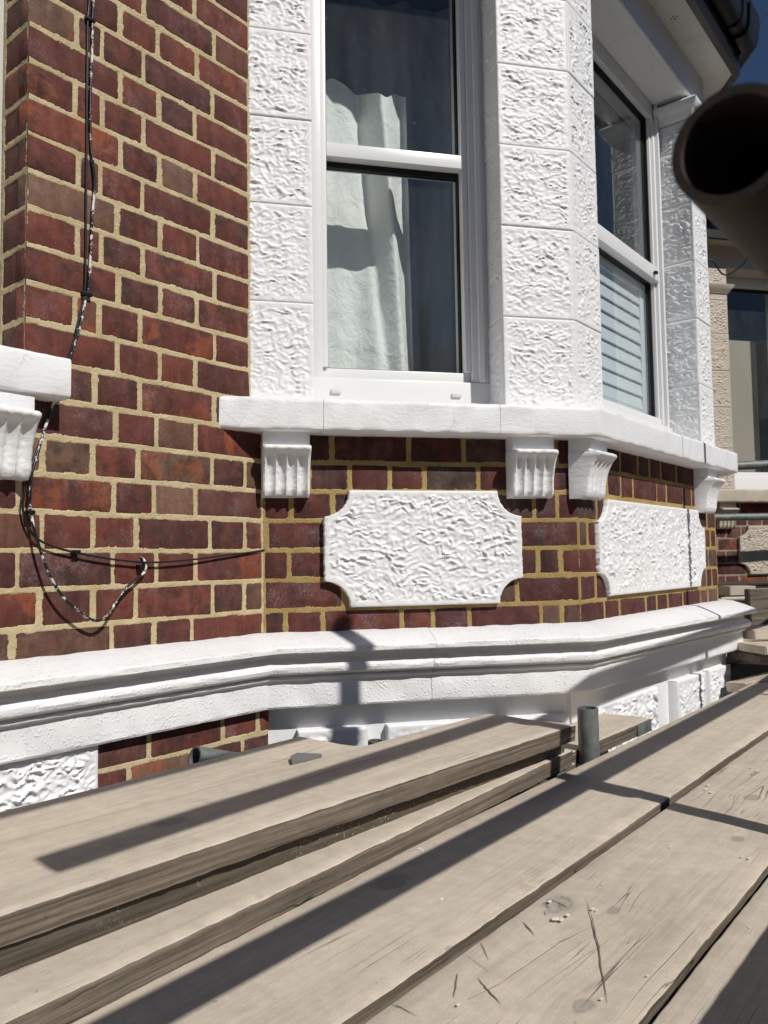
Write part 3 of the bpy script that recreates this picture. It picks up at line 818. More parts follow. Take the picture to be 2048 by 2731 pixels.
    if own:
        # faint carved stone on the underside of the lintel, and a joint beside it
        ls = relief('lintel_stone', Frame((0, 0, 0), (1, 0, 0), (0, -1, 0)), 0, 0.29, 0, 0.105, 0.0018, 0.0035, WR, H, 305, margin=0.014, step=0.004, depth=0.004)
        q_ = C(0.56, -0.102, 1.77)
        ls.matrix_basis = Matrix.Translation((q_.x, q_.y, q_.z)) @ Matrix.Rotation(math.pi / 2, 4, 'X')
        ls2 = relief('lintel_stone', Frame((0, 0, 0), (1, 0, 0), (0, -1, 0)), 0, 0.34, 0, 0.105, 0.0018, 0.0006, WR, H, 306, margin=0.014, step=0.006, depth=0.004)
        q_ = C(0.205, -0.102, 1.77)
        ls2.matrix_basis = Matrix.Translation((q_.x, q_.y, q_.z)) @ Matrix.Rotation(math.pi / 2, 4, 'X')
    ep = [(-0.16, 1.911), (0.125, 1.911), (0.125, 1.935), (-0.16, 1.935)]
    sof = sweep('soffit_board', ep, path, hw_, H, 0.06)
    if own:
        vc = C(0.78, 0.06, 1.9105)
        for i_ in range(5):
            a_ = i_ * 1.57; rr = 0.0 if i_ == 4 else 0.011
            c0 = vc + Vector((rr * math.cos(a_), rr * math.sin(a_), 0))
            mesh_ob('vent_hole', [c0 + Vector((0.0035 * math.cos(t_ * 0.785), 0.0035 * math.sin(t_ * 0.785), 0)) for t_ in range(8)], [list(range(8))], 'gasket', sof)
    fp = [(0.118, 1.9365), (0.150, 1.9365), (0.150, 2.06), (0.118, 2.06)]
    fp = [(0.1255, 1.900), (0.150, 1.900), (0.150, 2.12), (0.1255, 2.12)]
    gp = [(0.152, 2.115), (0.152, 2.01), (0.156, 2.0), (0.190, 2.0), (0.203, 2.01), (0.211, 2.04), (0.213, 2.105), (0.217, 2.117), (0.207, 2.117), (0.204, 2.045), (0.197, 2.017), (0.188, 2.007), (0.160, 2.007), (0.157, 2.015), (0.157, 2.115)]
    sweep('fascia_board', fp, path, 'black', H, 0.2)
    gut = sweep('gutter', gp, path, 'black', H, 0.2, sharp=50)
    if own:
        for fr_, s_ in ((C, 0.55), (C, 1.10), (R, 0.18)):
            bp = [(0.1505, 2.10), (0.1505, 2.005), (0.156, 1.993), (0.192, 1.993), (0.208, 2.005), (0.217, 2.04), (0.221, 2.125), (0.2145, 2.125), (0.213, 2.045), (0.204, 2.0095), (0.190, 1.999), (0.158, 1.999)]
            sweep('gutter_bracket', bp, [fr_(s_, 0, 0), fr_(s_ + 0.04, 0, 0)], 'black', gut, 0.2)
        sweep('gutter_corner', [(o_ * 1.02, z_ - 0.004) for o_, z_ in bp], [C(LC - 0.05, 0, 0), C(LC, 0, 0), R(0.08, 0, 0)], 'black', gut, 0.2)
    rp = [P2(p_) for p_ in (A(-0.2, -0.4, 0), B(0.0, 0.13, 0), B(LB + 0.045, 0.13, 0), C(LC + 0.045, 0.13, 0), R(0.8, 0.13, 0), R(0.8, -1.5, 0))]
    n = len(rp)
    v = [(x, y, 1.937) for x, y in rp] + [(x, y, 2.07) for x, y in rp]
    f = [list(range(n)), list(range(2 * n - 1, n - 1, -1))] + [[i, (i + 1) % n, n + (i + 1) % n, n + i] for i in range(n)]
    mesh_ob('roof', v, f, 'roof', H)
    return H, A, B, C, R

HOUSE, A_, B_, C_, R_ = make_house(0.0, True)
NEXT, A2, B2, C2, R2 = make_house(3.70, False)

# ------------------------------------------------------------------ windows
def window_splay(H, B, own):
    w = bpy.data.objects.new('window', None); COL.objects.link(w); w.parent = H
    w.matrix_parent_inverse = WL[H.name].inverted(); w.matrix_basis = Matrix.Translation(B(0.38, -0.13, 0.43)); WL[w.name] = w.matrix_basis.copy()
    F = 'upvc'; a0, a1 = 0.136, 0.652
    zt = 1.768
    fbox('frame', B, a0, 0.172, -0.21, -0.104, 0.470, zt, F, w)
    fbox('frame', B, 0.6005, a1, -0.21, -0.104, 0.470, zt, F, w)
    fbox('frame', B, 0.1725, 0.188, -0.20, -0.1125, 0.503, zt, F, w, 0.003)
    fbox('frame', B, 0.583, 0.600, -0.20, -0.1125, 0.503, zt, F, w, 0.003)
    fbox('frame', B, 0.618, 0.634, -0.105, -0.092, 0.472, zt, F, w, 0.003)
    fbox('frame', B, 0.1725, 0.600, -0.21, -0.122, 0.4715, 0.5025, F, w, 0.003)
    fbox('window_cill', B, a0, a1, -0.21, -0.098, 0.380, 0.4705, F, w, 0.004)
    if own: fbox('rail', B, 0.1884, 0.5826, -0.20, -0.1115, 1.099, 1.138, F, w, 0.002)
    fbox('frame', B, a0, a1, -0.21, -0.118, zt - 0.06, zt, F, w)
    # rubber seals round both panes
    for (z0, z1, o) in (((0.5030, 1.0985, -0.150), (1.1385, zt - 0.061, -0.146)) if own else ((0.5030, zt - 0.061, -0.150),)):
        for (p, q, r_, s_) in ((0.1885, 0.5825, z0, z0 + 0.005), (0.1885, 0.5825, z1 - (0.016 if z0 < 0.6 else 0.005), z1), (0.1885, 0.1925, z0 + 0.005, z1 - 0.016), (0.5785, 0.5825, z0 + 0.005, z1 - 0.016)):
            fbox('seal', B, p, q, o - 0.012, o + 0.008, r_, s_, 'gasket', w, 0)
        fbox('glass_pane', B, 0.1890, 0.5820, o - 0.004, o - 0.003, z0 + 0.001, z1 - 0.001, 'glass', w, 0)
    if own:
        for a in (0.205, 0.548):
            fbox('drain_cap', B, a - 0.014, a + 0.014, -0.0985, -0.092, 0.426, 0.437, 'oldwhite', w, 0.002)
    return w
window_splay(HOUSE, B_, True)
window_splay(NEXT, B2, False)

def window_front(H, C):
    w = bpy.data.objects.new('window', None); COL.objects.link(w); w.parent = H
    w.matrix_parent_inverse = WL[H.name].inverted(); w.matrix_basis = Matrix.Translation(C(0.6, -0.13, 0.43)); WL[w.name] = w.matrix_basis.copy()
    F = 'upvc'; zt = 1.768
    fbox('frame', C, 0.165, 0.205, -0.21, -0.118, 0.470, zt, F, w)
    fbox('frame', C, 1.022, 1.070, -0.21, -0.118, 0.470, zt, F, w)
    fbox('frame', C, 1.038, 1.056, -0.119, -0.104, 0.471, zt, F, w, 0.003)
    fbox('frame', C, 1.006, 1.0215, -0.20, -0.128, 0.503, zt, F, w, 0.003)
    fbox('frame', C, 0.2055, 0.220, -0.20, -0.128, 0.503, zt, F, w, 0.003)
    fbox('frame', C, 0.2055, 1.0215, -0.21, -0.122, 0.4715, 0.5025, F, w, 0.003)
    fbox('window_cill', C, 0.165, 1.070, -0.21, -0.100, 0.380, 0.4705, F, w, 0.004)
    fbox('rail', C, 0.206, 1.0215, -0.20, -0.110, 1.040, 1.092, F, w, 0.002)
    fbox('frame', C, 0.165, 1.070, -0.21, -0.118, zt - 0.06, zt, F, w)
    for (z0, z1, o) in ((0.5030, 1.0395, -0.150), (1.0925, zt - 0.061, -0.146)):
        for (p, q, r_, s_) in ((0.2205, 1.0055, z0, z0 + 0.005), (0.2205, 1.0055, z1 - 0.006, z1), (0.2205, 0.2245, z0 + 0.005, z1 - 0.006), (0.998, 1.0055, z0 + 0.005, z1 - 0.006)):
            fbox('seal', C, p, q, o - 0.012, o + 0.008, r_, s_, 'gasket', w, 0)
        fbox('glass_pane', C, 0.2210, 1.0050, o - 0.004, o - 0.003, z0 + 0.001, z1 - 0.001, 'glass', w, 0)
    fbox('catch', C, 0.948, 0.965, -0.109, -0.096, 1.055, 1.066, 'gasket', w, 0.002)
    return w
window_front(HOUSE, C_)
# the opening at the far left: a white jamb and a pane
wl = bpy.data.objects.new('window', None); COL.objects.link(wl); wl.parent = HOUSE
wl.matrix_parent_inverse = WL[HOUSE.name].inverted(); wl.matrix_basis = Matrix.Translation((-0.66, 0.12, 0.4)); WL[wl.name] = wl.matrix_basis.copy()
fbox('frame', FA, -0.72, -0.6135, -0.17, -0.1055, 0.375, 2.1, 'oldwhite', wl)
fbox('glass_pane', FA, -1.5, -0.7205, -0.142, -0.138, 0.375, 2.1, 'glass', wl, 0)

# ------------------------------------------------------------------ rooms behind the glass
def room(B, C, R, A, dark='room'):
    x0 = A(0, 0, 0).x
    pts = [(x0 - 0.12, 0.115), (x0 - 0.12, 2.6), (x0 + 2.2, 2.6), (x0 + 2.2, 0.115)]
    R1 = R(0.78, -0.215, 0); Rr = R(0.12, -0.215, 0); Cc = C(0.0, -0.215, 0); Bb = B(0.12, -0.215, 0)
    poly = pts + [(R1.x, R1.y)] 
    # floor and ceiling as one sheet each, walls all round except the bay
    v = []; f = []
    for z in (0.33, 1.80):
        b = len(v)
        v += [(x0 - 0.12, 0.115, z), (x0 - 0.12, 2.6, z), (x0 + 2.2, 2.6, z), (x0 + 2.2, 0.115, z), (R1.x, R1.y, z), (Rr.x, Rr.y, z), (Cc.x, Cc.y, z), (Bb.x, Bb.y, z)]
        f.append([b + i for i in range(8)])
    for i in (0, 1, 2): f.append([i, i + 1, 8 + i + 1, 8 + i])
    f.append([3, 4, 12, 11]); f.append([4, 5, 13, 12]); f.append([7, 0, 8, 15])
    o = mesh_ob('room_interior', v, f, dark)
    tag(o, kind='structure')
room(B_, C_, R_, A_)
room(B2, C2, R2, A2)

# curtain behind the splay window
def curtain():
    ns, nz = 150, 60
    S = np.linspace(0.02, 0.475, ns); Z = np.linspace(0.40, 1.425, nz)  # cloth cut short, its wavy top shaped like the shadow edge
    v = []; f = []
    for z in Z:
        t = (z - 0.4) / 1.34; u_ = (z - 0.4) / 1.025
        for s in S:
            ph = s + 0.05 * (1 - t) * math.sin(s * 9) + 0.035 * (1 - t)
            o = -0.315 + 0.026 * math.sin(ph * 36) + 0.014 * math.sin(ph * 61 + 1.4 + 1.2 * t)
            o += 0.030 * math.exp(-((s - 0.395 + 0.09 * (t - 0.5)) / 0.020) ** 2) - 0.022 * math.exp(-((s - 0.345 + 0.10 * (t - 0.5)) / 0.018) ** 2)
            o += 0.006 * float(perlin(s * 16, z * 9, 77)) + 0.003 * float(perlin(s * 40 + z * 20, z * 36, 78))
            v.append(B_(s + 0.02 * (1 - t) * s / 0.47, o, z + u_ ** 3 * (0.030 * math.sin(s * 27 + 0.6) + 0.012 * math.sin(s * 61))))
    for j in range(nz - 1):
        for i in range(ns - 1): f.append([j * ns + i, j * ns + i + 1, (j + 1) * ns + i + 1, (j + 1) * ns + i])
    o = mesh_ob('curtain', v, f, 'curtain', smooth=True, sharp=80)
    return tag(o, 'crumpled white cotton curtain hanging behind the sash window beside the brick wall', 'curtain')
curtain()
def shade_sheet():  # added sheet, the shade on the curtain is put into its colour
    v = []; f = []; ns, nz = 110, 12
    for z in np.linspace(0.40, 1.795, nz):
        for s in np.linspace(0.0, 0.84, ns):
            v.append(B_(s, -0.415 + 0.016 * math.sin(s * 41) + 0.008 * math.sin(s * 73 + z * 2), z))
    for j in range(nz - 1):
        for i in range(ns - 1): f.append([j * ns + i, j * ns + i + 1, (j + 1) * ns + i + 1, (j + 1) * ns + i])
    tag(mesh_ob('curtain', v, f, 'shade_sheet', smooth=True, sharp=80), 'added blue grey sheet coloured as the shaded part of the curtain in the splay window', 'curtain')
MT['shade_sheet'] = mat_cloth('grey_shade_cloth', (0.25, 0.275, 0.31))
shade_sheet()

# slatted shutter behind the lower pane of the front window
sh = thing('window_shutter', 'pale slatted shutter behind the lower pane of the bay front window', 'shutter', C_(0.6, -0.18, 0.504))
for a, b in ((0.2225, 0.262), (0.962, 1.003)): fbox('stile', C_, a, b, -0.192, -0.170, 0.5045, 1.037, 'shutter', sh, 0.002)
fbox('shutter_rail', C_, 0.2625, 0.9615, -0.192, -0.170, 0.5045, 0.535, 'shutter', sh, 0.002)
fbox('shutter_rail', C_, 0.2625, 0.9615, -0.192, -0.170, 1.005, 1.037, 'shutter', sh, 0.002)
for i in range(9):
    z = 0.5365 + i * 0.0518
    v = [C_(a, o, zz) for a in (0.2628, 0.9612) for (o, zz) in ((-0.170, z), (-0.174, z - 0.002), (-0.184, z + 0.053), (-0.180, z + 0.055))]
    mesh_ob('slat', v, [[0, 1, 2, 3], [7, 6, 5, 4], [0, 4, 5, 1], [1, 5, 6, 2], [2, 6, 7, 3], [3, 7, 4, 0]], 'shutter', sh)
# tan blind in the neighbour's window
bl = fbox('roller_blind', B2, 0.12, 0.545, -0.265, -0.262, 0.40, 1.40, 'blind', None, 0)
tag(bl, 'tan roller blind half drawn in the dark window of the cream house', 'blind')

# ------------------------------------------------------------------ cables on the flat wall
def c1(x, y): return x / 2.37, y / 2.37
def c4(x, y): return x / 2.212, 850 + y / 2.212
def z5(x, y): return x / 4.916, 900 + y / 4.916
def run(seq): return [on_wall(*q, o) for q, o in seq]
k1 = run([(c1(x, y), o) for x, y, o in ((566, -60, .007), (560, 60, .006), (555, 110, .007), (550, 400, .006), (548, 800, .007), (544, 1200, .006), (541, 1600, .007), (534, 1850, .008), (505, 1990, .008), (478, 2100, .008))]
         + [(c4(x, y), o) for x, y, o in ((458, 60, .008), (425, 160, .006), (398, 250, .005))]
         + [(z5(x, y), o) for x, y, o in ((800, 500, .005), (715, 700, .005), (662, 900, .006), (600, 1120, .008), (540, 1330, .010), (455, 1560, .014), (385, 1760, .018), (330, 1950, .02), (303, 2130, .02))]
         + [(c4(x, y), o) for x, y, o in ((131, 1090, .016), (146, 1180, .014), (186, 1262, .014), (238, 1310, .014), (330, 1350, .014), (450, 1380, .014), (600, 1410, .014), (760, 1430, .014), (900, 1438, .014), (1100, 1425, .013), (1300, 1400, .010), (1480, 1378, .006), (1562, 1364, .002))])
cb1 = tag(path_tube('cable', k1, 0.0023, 'cable'), 'thin black cable down the brick wall, ending in the mortar beside the bay', 'cable')
k2 = run([(c1(x, y), o) for x, y, o in ((592, -60, .008), (588, 20, .008), (584, 130, .007), (582, 300, .008), (574, 500, .007), (570, 700, .008), (572, 900, .007), (588, 1030, .010), (596, 1180, .008), (584, 1360, .008), (574, 1560, .008), (562, 1800, .010), (544, 1870, .009), (520, 2000, .009), (490, 2110, .009))]
         + [(c4(x, y), o) for x, y, o in ((470, 60, .009), (436, 160, .007), (412, 240, .006))]
         + [(z5(x, y), o) for x, y, o in ((830, 480, .006), (745, 690, .006), (700, 850, .007), (640, 1040, .009), (585, 1200, .012), (545, 1340, .012), (500, 1500, .014), (450, 1660, .018), (415, 1800, .02), (400, 1960, .02), (392, 2130, .02))]
         + [(c4(x, y), o) for x, y, o in ((178, 1120, .02), (190, 1190, .022), (212, 1280, .026), (246, 1390, .030), (300, 1530, .032), (370, 1640, .032), (440, 1708, .032), (520, 1765, .032), (580, 1781, .032), (640, 1742, .030), (690, 1660, .026), (750, 1582, .022), (820, 1524, .018), (858, 1484, .014), (853, 1432, .009), (828, 1404, .002))])
cb2 = tag(path_tube('cable', k2, 0.0029, 'cable_white'), 'white paint splashed cable hanging down the brick wall in a low loop', 'cable')
for c_, (q, o) in ((cb1, (c1(558, 120), .006)), (cb1, (c1(536, 1858), .007)), (cb2, (c4(180, 1142), .02)), (cb1, (c4(450, 1376), .013)), (cb1, (c4(832, 1462), .012))):
    p = on_wall(*q, o)
    fr = Frame(p, (1, 0, 0), (0, -1, 0))
    fbox('cable_clip', fr, -0.007, 0.014 if c_ is cb1 and q[1] < 800 else 0.007, -0.010, 0.006, -0.004, 0.004, 'gasket', c_, 0.0015)

# ================================================================== SCAFFOLD
YT = -1.45
def board(name, x0, x1, yf0, yf1, w, top, th, label, mat='board', edge='edge', seed=0, warp=0.0, nx=None, group='scaffold boards', cuts=(), endang=0.0):
    """board whose front edge runs from (x0,yf0) to (x1,yf1); mesh is local, x along the board"""
    p0 = Vector((x0, yf0, 0)); p1 = Vector((x1, yf1, 0)); L = (p1 - p0).length
    ang = math.atan2(yf1 - yf0, x1 - x0)
    n = nx or max(6, int(L / 0.011)); rng = np.random.RandomState(seed)
    # cross-section: front-bottom, front-top (rounded), back-top (rounded), back-bottom
    r = 0.0026
    cs = [(0, 0.0), (0, th - r), (r * 0.3, th - r * 0.3), (r, th)] + [(w * k / 8, th) for k in range(1, 8)] + [(w - r, th), (w - r * 0.3, th - r * 0.3), (w, th - r), (w, 0.0)]
    m = len(cs); v = []
    xs = np.linspace(-L / 2, L / 2, n + 1)
    for i, x in enumerate(xs):
        ef = 0.0008 * float(perlin(x * 5 + seed, 0.5, seed)) + 0.0014 * float(perlin(x * 45 + seed, 0.5, seed + 1))
        eb = 0.0012 * float(perlin(x * 31 + seed, 3.5, seed))
        ef2 = 0.0042 * max(0.0, float(perlin(x * 14 + seed, 8.5, seed + 2)) - 0.15) + 0.002 * float(perlin(x * 60, 2.5, seed + 5))
        for j, (y, z) in enumerate(cs):
            dy = ef if j <= 3 else (eb if j >= m - 4 else 0)
            dz = 0.0016 * float(perlin(x * 3.2, y * 14, seed + 3)) + warp * math.sin((x / L + 0.5) * math.pi)
            if j == 0: dy += 0.003; dz += max(0.0, ef2)
            if j in (1, 2): dz -= max(0.0, ef2) * 0.8
            xe = x + (y * math.tan(endang) if i in (0, n) else 0) + (0.003 * float(perlin(y * 40, z * 40 + i, seed + 9)) if i in (0, n) else 0)
            v.append((xe, y + dy, z + dz))
    f = []; fm = []
    for i in range(n):
        for j in range(m):
            k = (j + 1) % m
            f.append([i * m + j, i * m + k, (i + 1) * m + k, (i + 1) * m + j])
            fm.append(0 if 2 <= j <= m - 4 else 1)
    f.append(list(range(m))); fm.append(1)
    f.append(list(range(n * m, (n + 1) * m))); fm.append(1)
    o = mesh_ob(name, v, f, None, None, smooth=True, sharp=50, mats=[MT[mat] if isinstance(mat, str) else mat, MT[edge]], fmat=fm)
    c = (p0 + p1) / 2
    o.matrix_basis = Matrix.Translation((c.x, c.y, top - th)) @ Matrix.Rotation(ang, 4, 'Z')
    WL[o.name] = o.matrix_basis.copy()
    tag(o, label, 'board', group)
    return o
def world2local(o, x, y): 
    q = WL[o.name].inverted() @ Vector((x, y, 0)); return q.x, q.y

def mk(name, **kw): return mat_wood(name, TOP, TOPD, **kw)
def plane_px(u, v, z):
    d = FW + RT * ((u - 1024) / 2113.2) - UP * ((v - 1365.5) / 2113.2)
    return CAM_POS + d * ((z - CAM_POS.z) / d.z)
k3 = lambda x, y: (1024 + x / 1.62, 2000 + y / 1.62)
k6 = lambda x, y: (650 + x / 4.1475, 1850 + y / 4.1475)
def kn(lst, x0, x1, y0, y1, z):
    out = []
    for (x, y), r in lst:
        p = plane_px(*k3(x, y), z); out.append((p.x - (x0 + x1) / 2, p.y - (y0 + (y1 - y0) * (p.x - x0) / (x1 - x0)), r))
    return out
m1 = mk('dusty_board_knot_a', grain_s=0.75, crack=0.7, knots=kn([((40, 570), 0.026), ((292, 858), 0.0075)], -2.6, 3.4, -0.940, -0.926, -0.489))
m2 = mk('dusty_board_knot_b', grain_s=0.95, crack=0.9, knots=kn([((760, 668), 0.026), ((990, 693), 0.010), ((1530, 385), 0.013), ((1590, 205), 0.017), ((860, 1105), 0.013)], -2.6, 3.4, -1.170, -1.152, -0.497))
m3 = mk('dusty_board_plain', grain_s=0.6, crack=0.4)
m4 = mk('dusty_board_split', grain_s=1.0, crack=1.6, knots=[(0.3, 0.12, 0.02)])
m5 = mk('dusty_board_old', grain_s=1.1, crack=1.2)
TK = 0.034
P1 = board('scaffold_board', -2.6, 3.4, -0.940, -0.926, 0.240, -0.489, TK, 'inner board of the walkway, crossed lengthwise by the long tube shadow', m1, seed=11)
P2_ = board('scaffold_board', -2.6, 3.4, -1.170, -1.152, 0.2205, -0.497, TK, 'middle board of the walkway, with a cracked knot, scratches and white paint spots', m2, seed=12)
P3 = board('scaffold_board', -2.6, 3.4, -1.402, -1.384, 0.2245, -0.500, TK, 'outer board of the walkway, half in shade at the lower right corner', m3, seed=13)
P0 = board('scaffold_board', -2.6, 0.325, -0.682, -0.676, 0.21, -0.490, TK, 'lowest board of the stack, hidden under the other boards beside the wall', 'board', seed=14)
PM = board('scaffold_board', -2.2, 0.300, -0.770, -0.682, 0.222, -0.4555, TK, 'narrow looking board stepping up from the walkway, second from the bottom of the stack', m3, 'edge', seed=15, group='boards stacked beside the wall')
PL = board('scaffold_board', -2.2, 0.272, -0.606, -0.678, 0.215, -0.4215, TK, 'board with a rough paint splashed edge, directly under the top board of the stack', 'board', 'edge_rough', seed=16, group='boards stacked beside the wall')
PT = board('scaffold_board', -2.2, 0.248, -0.585, -0.716, 0.224, -0.3875, TK, 'topmost board of the stack, with a long split and a tube shadow along it', m4, 'edge', seed=17, group='boards stacked beside the wall', endang=-0.10)
P00 = board('scaffold_board', -2.4, -0.10, -0.452, -0.452, 0.22, -0.458, TK, 'board under the slate topped board against the house wall', 'board', seed=18, group='boards stacked beside the wall')
PW = board('scaffold_board', -2.4, -0.055, -0.385, -0.395, 0.205, -0.4235, TK, 'split ended board nearest the house wall, with a piece of slate lying on it', m5, seed=19, group='boards stacked beside the wall', endang=-0.12)
PR_ = board('scaffold_board', 0.345, 0.845, -0.650, -0.650, 0.148, -0.477, TK, 'short board behind the upright tube stub, tucked against the bay', m3, seed=20, endang=-0.05)
# end band on the short board
fbox('end_band', Frame((0.845, -0.650, -0.477), (1, 0, 0), (0, -1, 0)), -0.098, -0.001, -0.003, 0.0035, -0.0335, -0.003, 'steel', PR_, 0.001)
# split ends opened up as real cracks
def crack(parent, pts, wid, mat='gasket'):
    v = []; f = []
    for i, (x, y, z) in enumerate(pts):
        t = i / (len(pts) - 1); w = wid * math.sin(math.pi * min(max(t, 0.03), 0.97)) ** 0.7 * (0.75 + 0.5 * random.random())
        a = pts[min(i + 1, len(pts) - 1)]; b = pts[max(i - 1, 0)]
        d = Vector((a[0] - b[0], a[1] - b[1], 0)).normalized(); nn = Vector((-d.y, d.x, 0))
        p = Vector((x, y, z)); v += [p + nn * w, p - nn * w]
    for i in range(len(pts) - 1): f.append([2 * i, 2 * i + 1, 2 * i + 3, 2 * i + 2])
    return mesh_ob('crack', v, f, mat, parent)
MT['gouge'] = mat_plain('dark_wood_gouge', (0.19, 0.155, 0.12), 0.9, 0.1)
def gouge(parent, px, z, wid):
    P = [plane_px(*q, z) for q in px]; out = []
    for a, b in zip(P[:-1], P[1:]):
        for k in range(5): out.append(a.lerp(b, k / 5) + Vector((random.uniform(-1, 1), random.uniform(-1, 1), 0)) * 0.0007)
    out.append(P[-1]); crack(parent, [(p.x, p.y, z) for p in out], wid, 'gouge')
for px, w_ in (([(875, 650), (900, 730), (925, 850), (945, 980), (965, 1090)], 0.0017), ([(600, 740), (650, 800)], 0.0017), ([(405, 985), (450, 1040), (508, 1100)], 0.0021),
               ([(318, 965), (300, 1070)], 0.0017), ([(415, 825), (453, 905)], 0.0011), ([(350, 880), (460, 960)], 0.0006), ([(700, 640), (760, 660), (800, 684)], 0.0020), ([(755, 625), (790, 640), (815, 662)], 0.0008), ([(690, 655), (720, 690)], 0.0008), ([(770, 690), (755, 660)], 0.0008),
               ([(690, 690), (703, 716)], 0.0009), ([(30, 1095), (80, 1115), (140, 1148)], 0.0014), ([(360, 1080), (500, 1010), (760, 830), (900, 760)], 0.0008), ([(560, 1110), (760, 960), (1000, 800)], 0.0006)):
    gouge(P2_, [k3(*q) for q in px], -0.4955, w_ * 0.5)
gouge(PW, [k6(0, 965), k6(200, 915), k6(340, 862), k6(440, 822)], -0.4222, 0.0040)
gouge(PW, [k6(240, 780), k6(450, 725), k6(700, 640), k6(960, 555)], -0.4222, 0.0007)
gouge(PT, [k6(380, 1037), k6(900, 870), k6(1300, 750), k6(1659, 655)], -0.3862, 0.0008)

# slate
sp_ = plane_px(*k6(665, 725), -0.42)
v = []; rim = [(-0.034, -0.006), (-0.012, -0.030), (0.020, -0.024), (0.026, -0.016), (0.008, 0.024), (-0.012, 0.020)]
for z in (-0.4225, -0.4135):
    v += [(sp_.x + a * 1.15, sp_.y + b * 1.15, z + (0.001 if z > -0.42 else 0) * (a > 0)) for a, b in rim]
f = [list(range(6)), list(range(11, 5, -1))] + [[i, (i + 1) % 6, 6 + (i + 1) % 6, 6 + i] for i in range(6)]
tag(mesh_ob('slate_piece', v, f, 'slate'), 'small broken piece of grey slate lying on the board by the house wall', 'slate')

# paint flakes and crumbs, too small to count
rng = random.Random(5); v = []; f = []
def flake(x, y, z, r):
    b = len(v); n = rng.choice([4, 5, 6]); a0 = rng.random() * 6
    hh = r * rng.uniform(0.10, 0.35)
    for i in range(n):
        a = a0 + 6.283 * i / n; q = r * rng.uniform(0.5, 1.1)
        v.append((x + q * math.cos(a) * 1.3, y + q * math.sin(a), z + hh * rng.uniform(0.1, 0.5)))
    v.append((x, y, z + hh)); v.append((x, y, z - 0.0005))
    for i in range(n): f.append([b + i, b + (i + 1) % n, b + n]); f.append([b + (i + 1) % n, b + i, b + n + 1])
for (x, y), r in (((250, 660), .0042), ((945, 578), .002), ((1240, 418), .0028), ((905, 685), .003), ((920, 690), .0025), ((745, 730), .006), ((765, 735), .005), ((795, 712), .004), ((715, 655), .004), ((1400, 150), .004), ((1415, 182), .0045), ((1390, 170), .003),
                  ((1590, 75), .004), ((1610, 88), .003), ((1550, 460), .003), ((1580, 466), .0035), ((155, 440), .0055), ((165, 448), .0045), ((1198, 90), .003), ((320, 1100), .0025), ((940, 1075), .002), ((1140, 975), .002), ((805, 420), .002)):
    p = plane_px(*k3(x, y), -0.4935); flake(p.x, p.y, -0.4935 if p.y < -0.935 else -0.4885, r)
kk = lambda x, y: (600 + x / 1.843, 1750 + y / 1.843)
p = plane_px(*kk(955, 492), -0.386); flake(p.x, p.y, -0.3865, .0055); flake(p.x - .006, p.y - .002, -0.3865, .003)
for i in range(34):
    q = rng.choice([(-1.0, 0.9, -1.15, -0.95, -0.4955), (-0.9, 0.9, -0.92, -0.71, -0.488), (-0.9, 0.2, -0.71, -0.68, -0.4545), (-0.8, 0.2, -0.64, -0.52, -0.3865), (-0.9, -0.15, -0.37, -0.22, -0.4225), (-0.7, 0.4, -1.38, -1.19, -0.4985)])
    flake(rng.uniform(q[0], q[1]), rng.uniform(q[2], q[3]), q[4], rng.uniform(0.0008, 0.0019))
for i in range(20):
    p = plane_px(*k6(rng.uniform(540, 680), 0), -0.42); q = plane_px(*k6(rng.uniform(545, 670), rng.uniform(750, 775)), -0.422); flake(q.x, q.y, -0.4222, .0014)
tag(mesh_ob('paint_flakes', v, f, 'flake'), kind='stuff')

# tubes
def coupler(parent, c, axis_a, axis_b):
    """a double coupler: two half-shells and a bolt"""
    c = Vector(c)
    for ax, off in ((Vector(axis_a), 0.0), (Vector(axis_b), 0.0)):
        v_, f_ = tube_mesh(c - ax * 0.028, c + ax * 0.028, 0.0315, 0.007, 20)
        mesh_ob('coupler', v_, f_, 'steel', parent, smooth=True)
T_NEAR = tube('scaffold_tube', (-1.0198, -1.4081, 0.1375), (3.6, -1.385, 0.170), 'rusty open ended tube poking in close to the camera at upper right', 'scaffold tube', 'guard rail tubes', 'rust')
T_UP = tube('scaffold_tube', (-1.006, YT, 0.485), (3.6, YT + 0.04, 0.485), 'upper guard rail tube outside the picture, its shadow lies along the top board', 'scaffold tube', 'guard rail tubes')
T_STUB = tube('scaffold_tube', (0.402, -0.672, G), (0.402, -0.672, -0.379), 'galvanised upright tube stub standing between the boards beside the bay', 'scaffold tube', 'upright tubes')
S1 = tube('scaffold_tube', (0.063, YT - 0.055, G), (0.072, YT - 0.055, 0.56), 'upright tube at the outer edge, casting the shadow across the walkway', 'scaffold tube', 'upright tubes')
coupler(S1, (0.07, YT - 0.04, 0.485), (0, 0, 1), (1, 0, 0))
coupler(S1, (0.067, YT - 0.03, 0.145), (0, 0, 1), (1, 0, 0))
S3 = tube('scaffold_pole', (1.40, -1.36, -0.50), (1.402, -1.36, 1.12), 'slim upright pole whose thin shadow crosses the far carved panel', 'pole', 'upright tubes', r=0.011)
T3 = tube('scaffold_tube', (-3.0, YT, 0.80), (-0.03, YT, 0.815), 'short guard rail tube outside the picture, left of the uprights', 'scaffold tube', 'guard rail tubes')
S2 = tube('scaffold_tube', (-0.080, YT - 0.05, 0.70), (-0.080, YT - 0.05, 1.16), 'short upright tube clamped to the short guard rail, shadow on the string course', 'scaffold tube', 'upright tubes')
S0 = tube('scaffold_tube', (-2.6, YT - 0.055, G), (-2.6, YT - 0.055, 1.2), 'upright tube far behind the camera at the outer edge', 'scaffold tube', 'upright tubes')
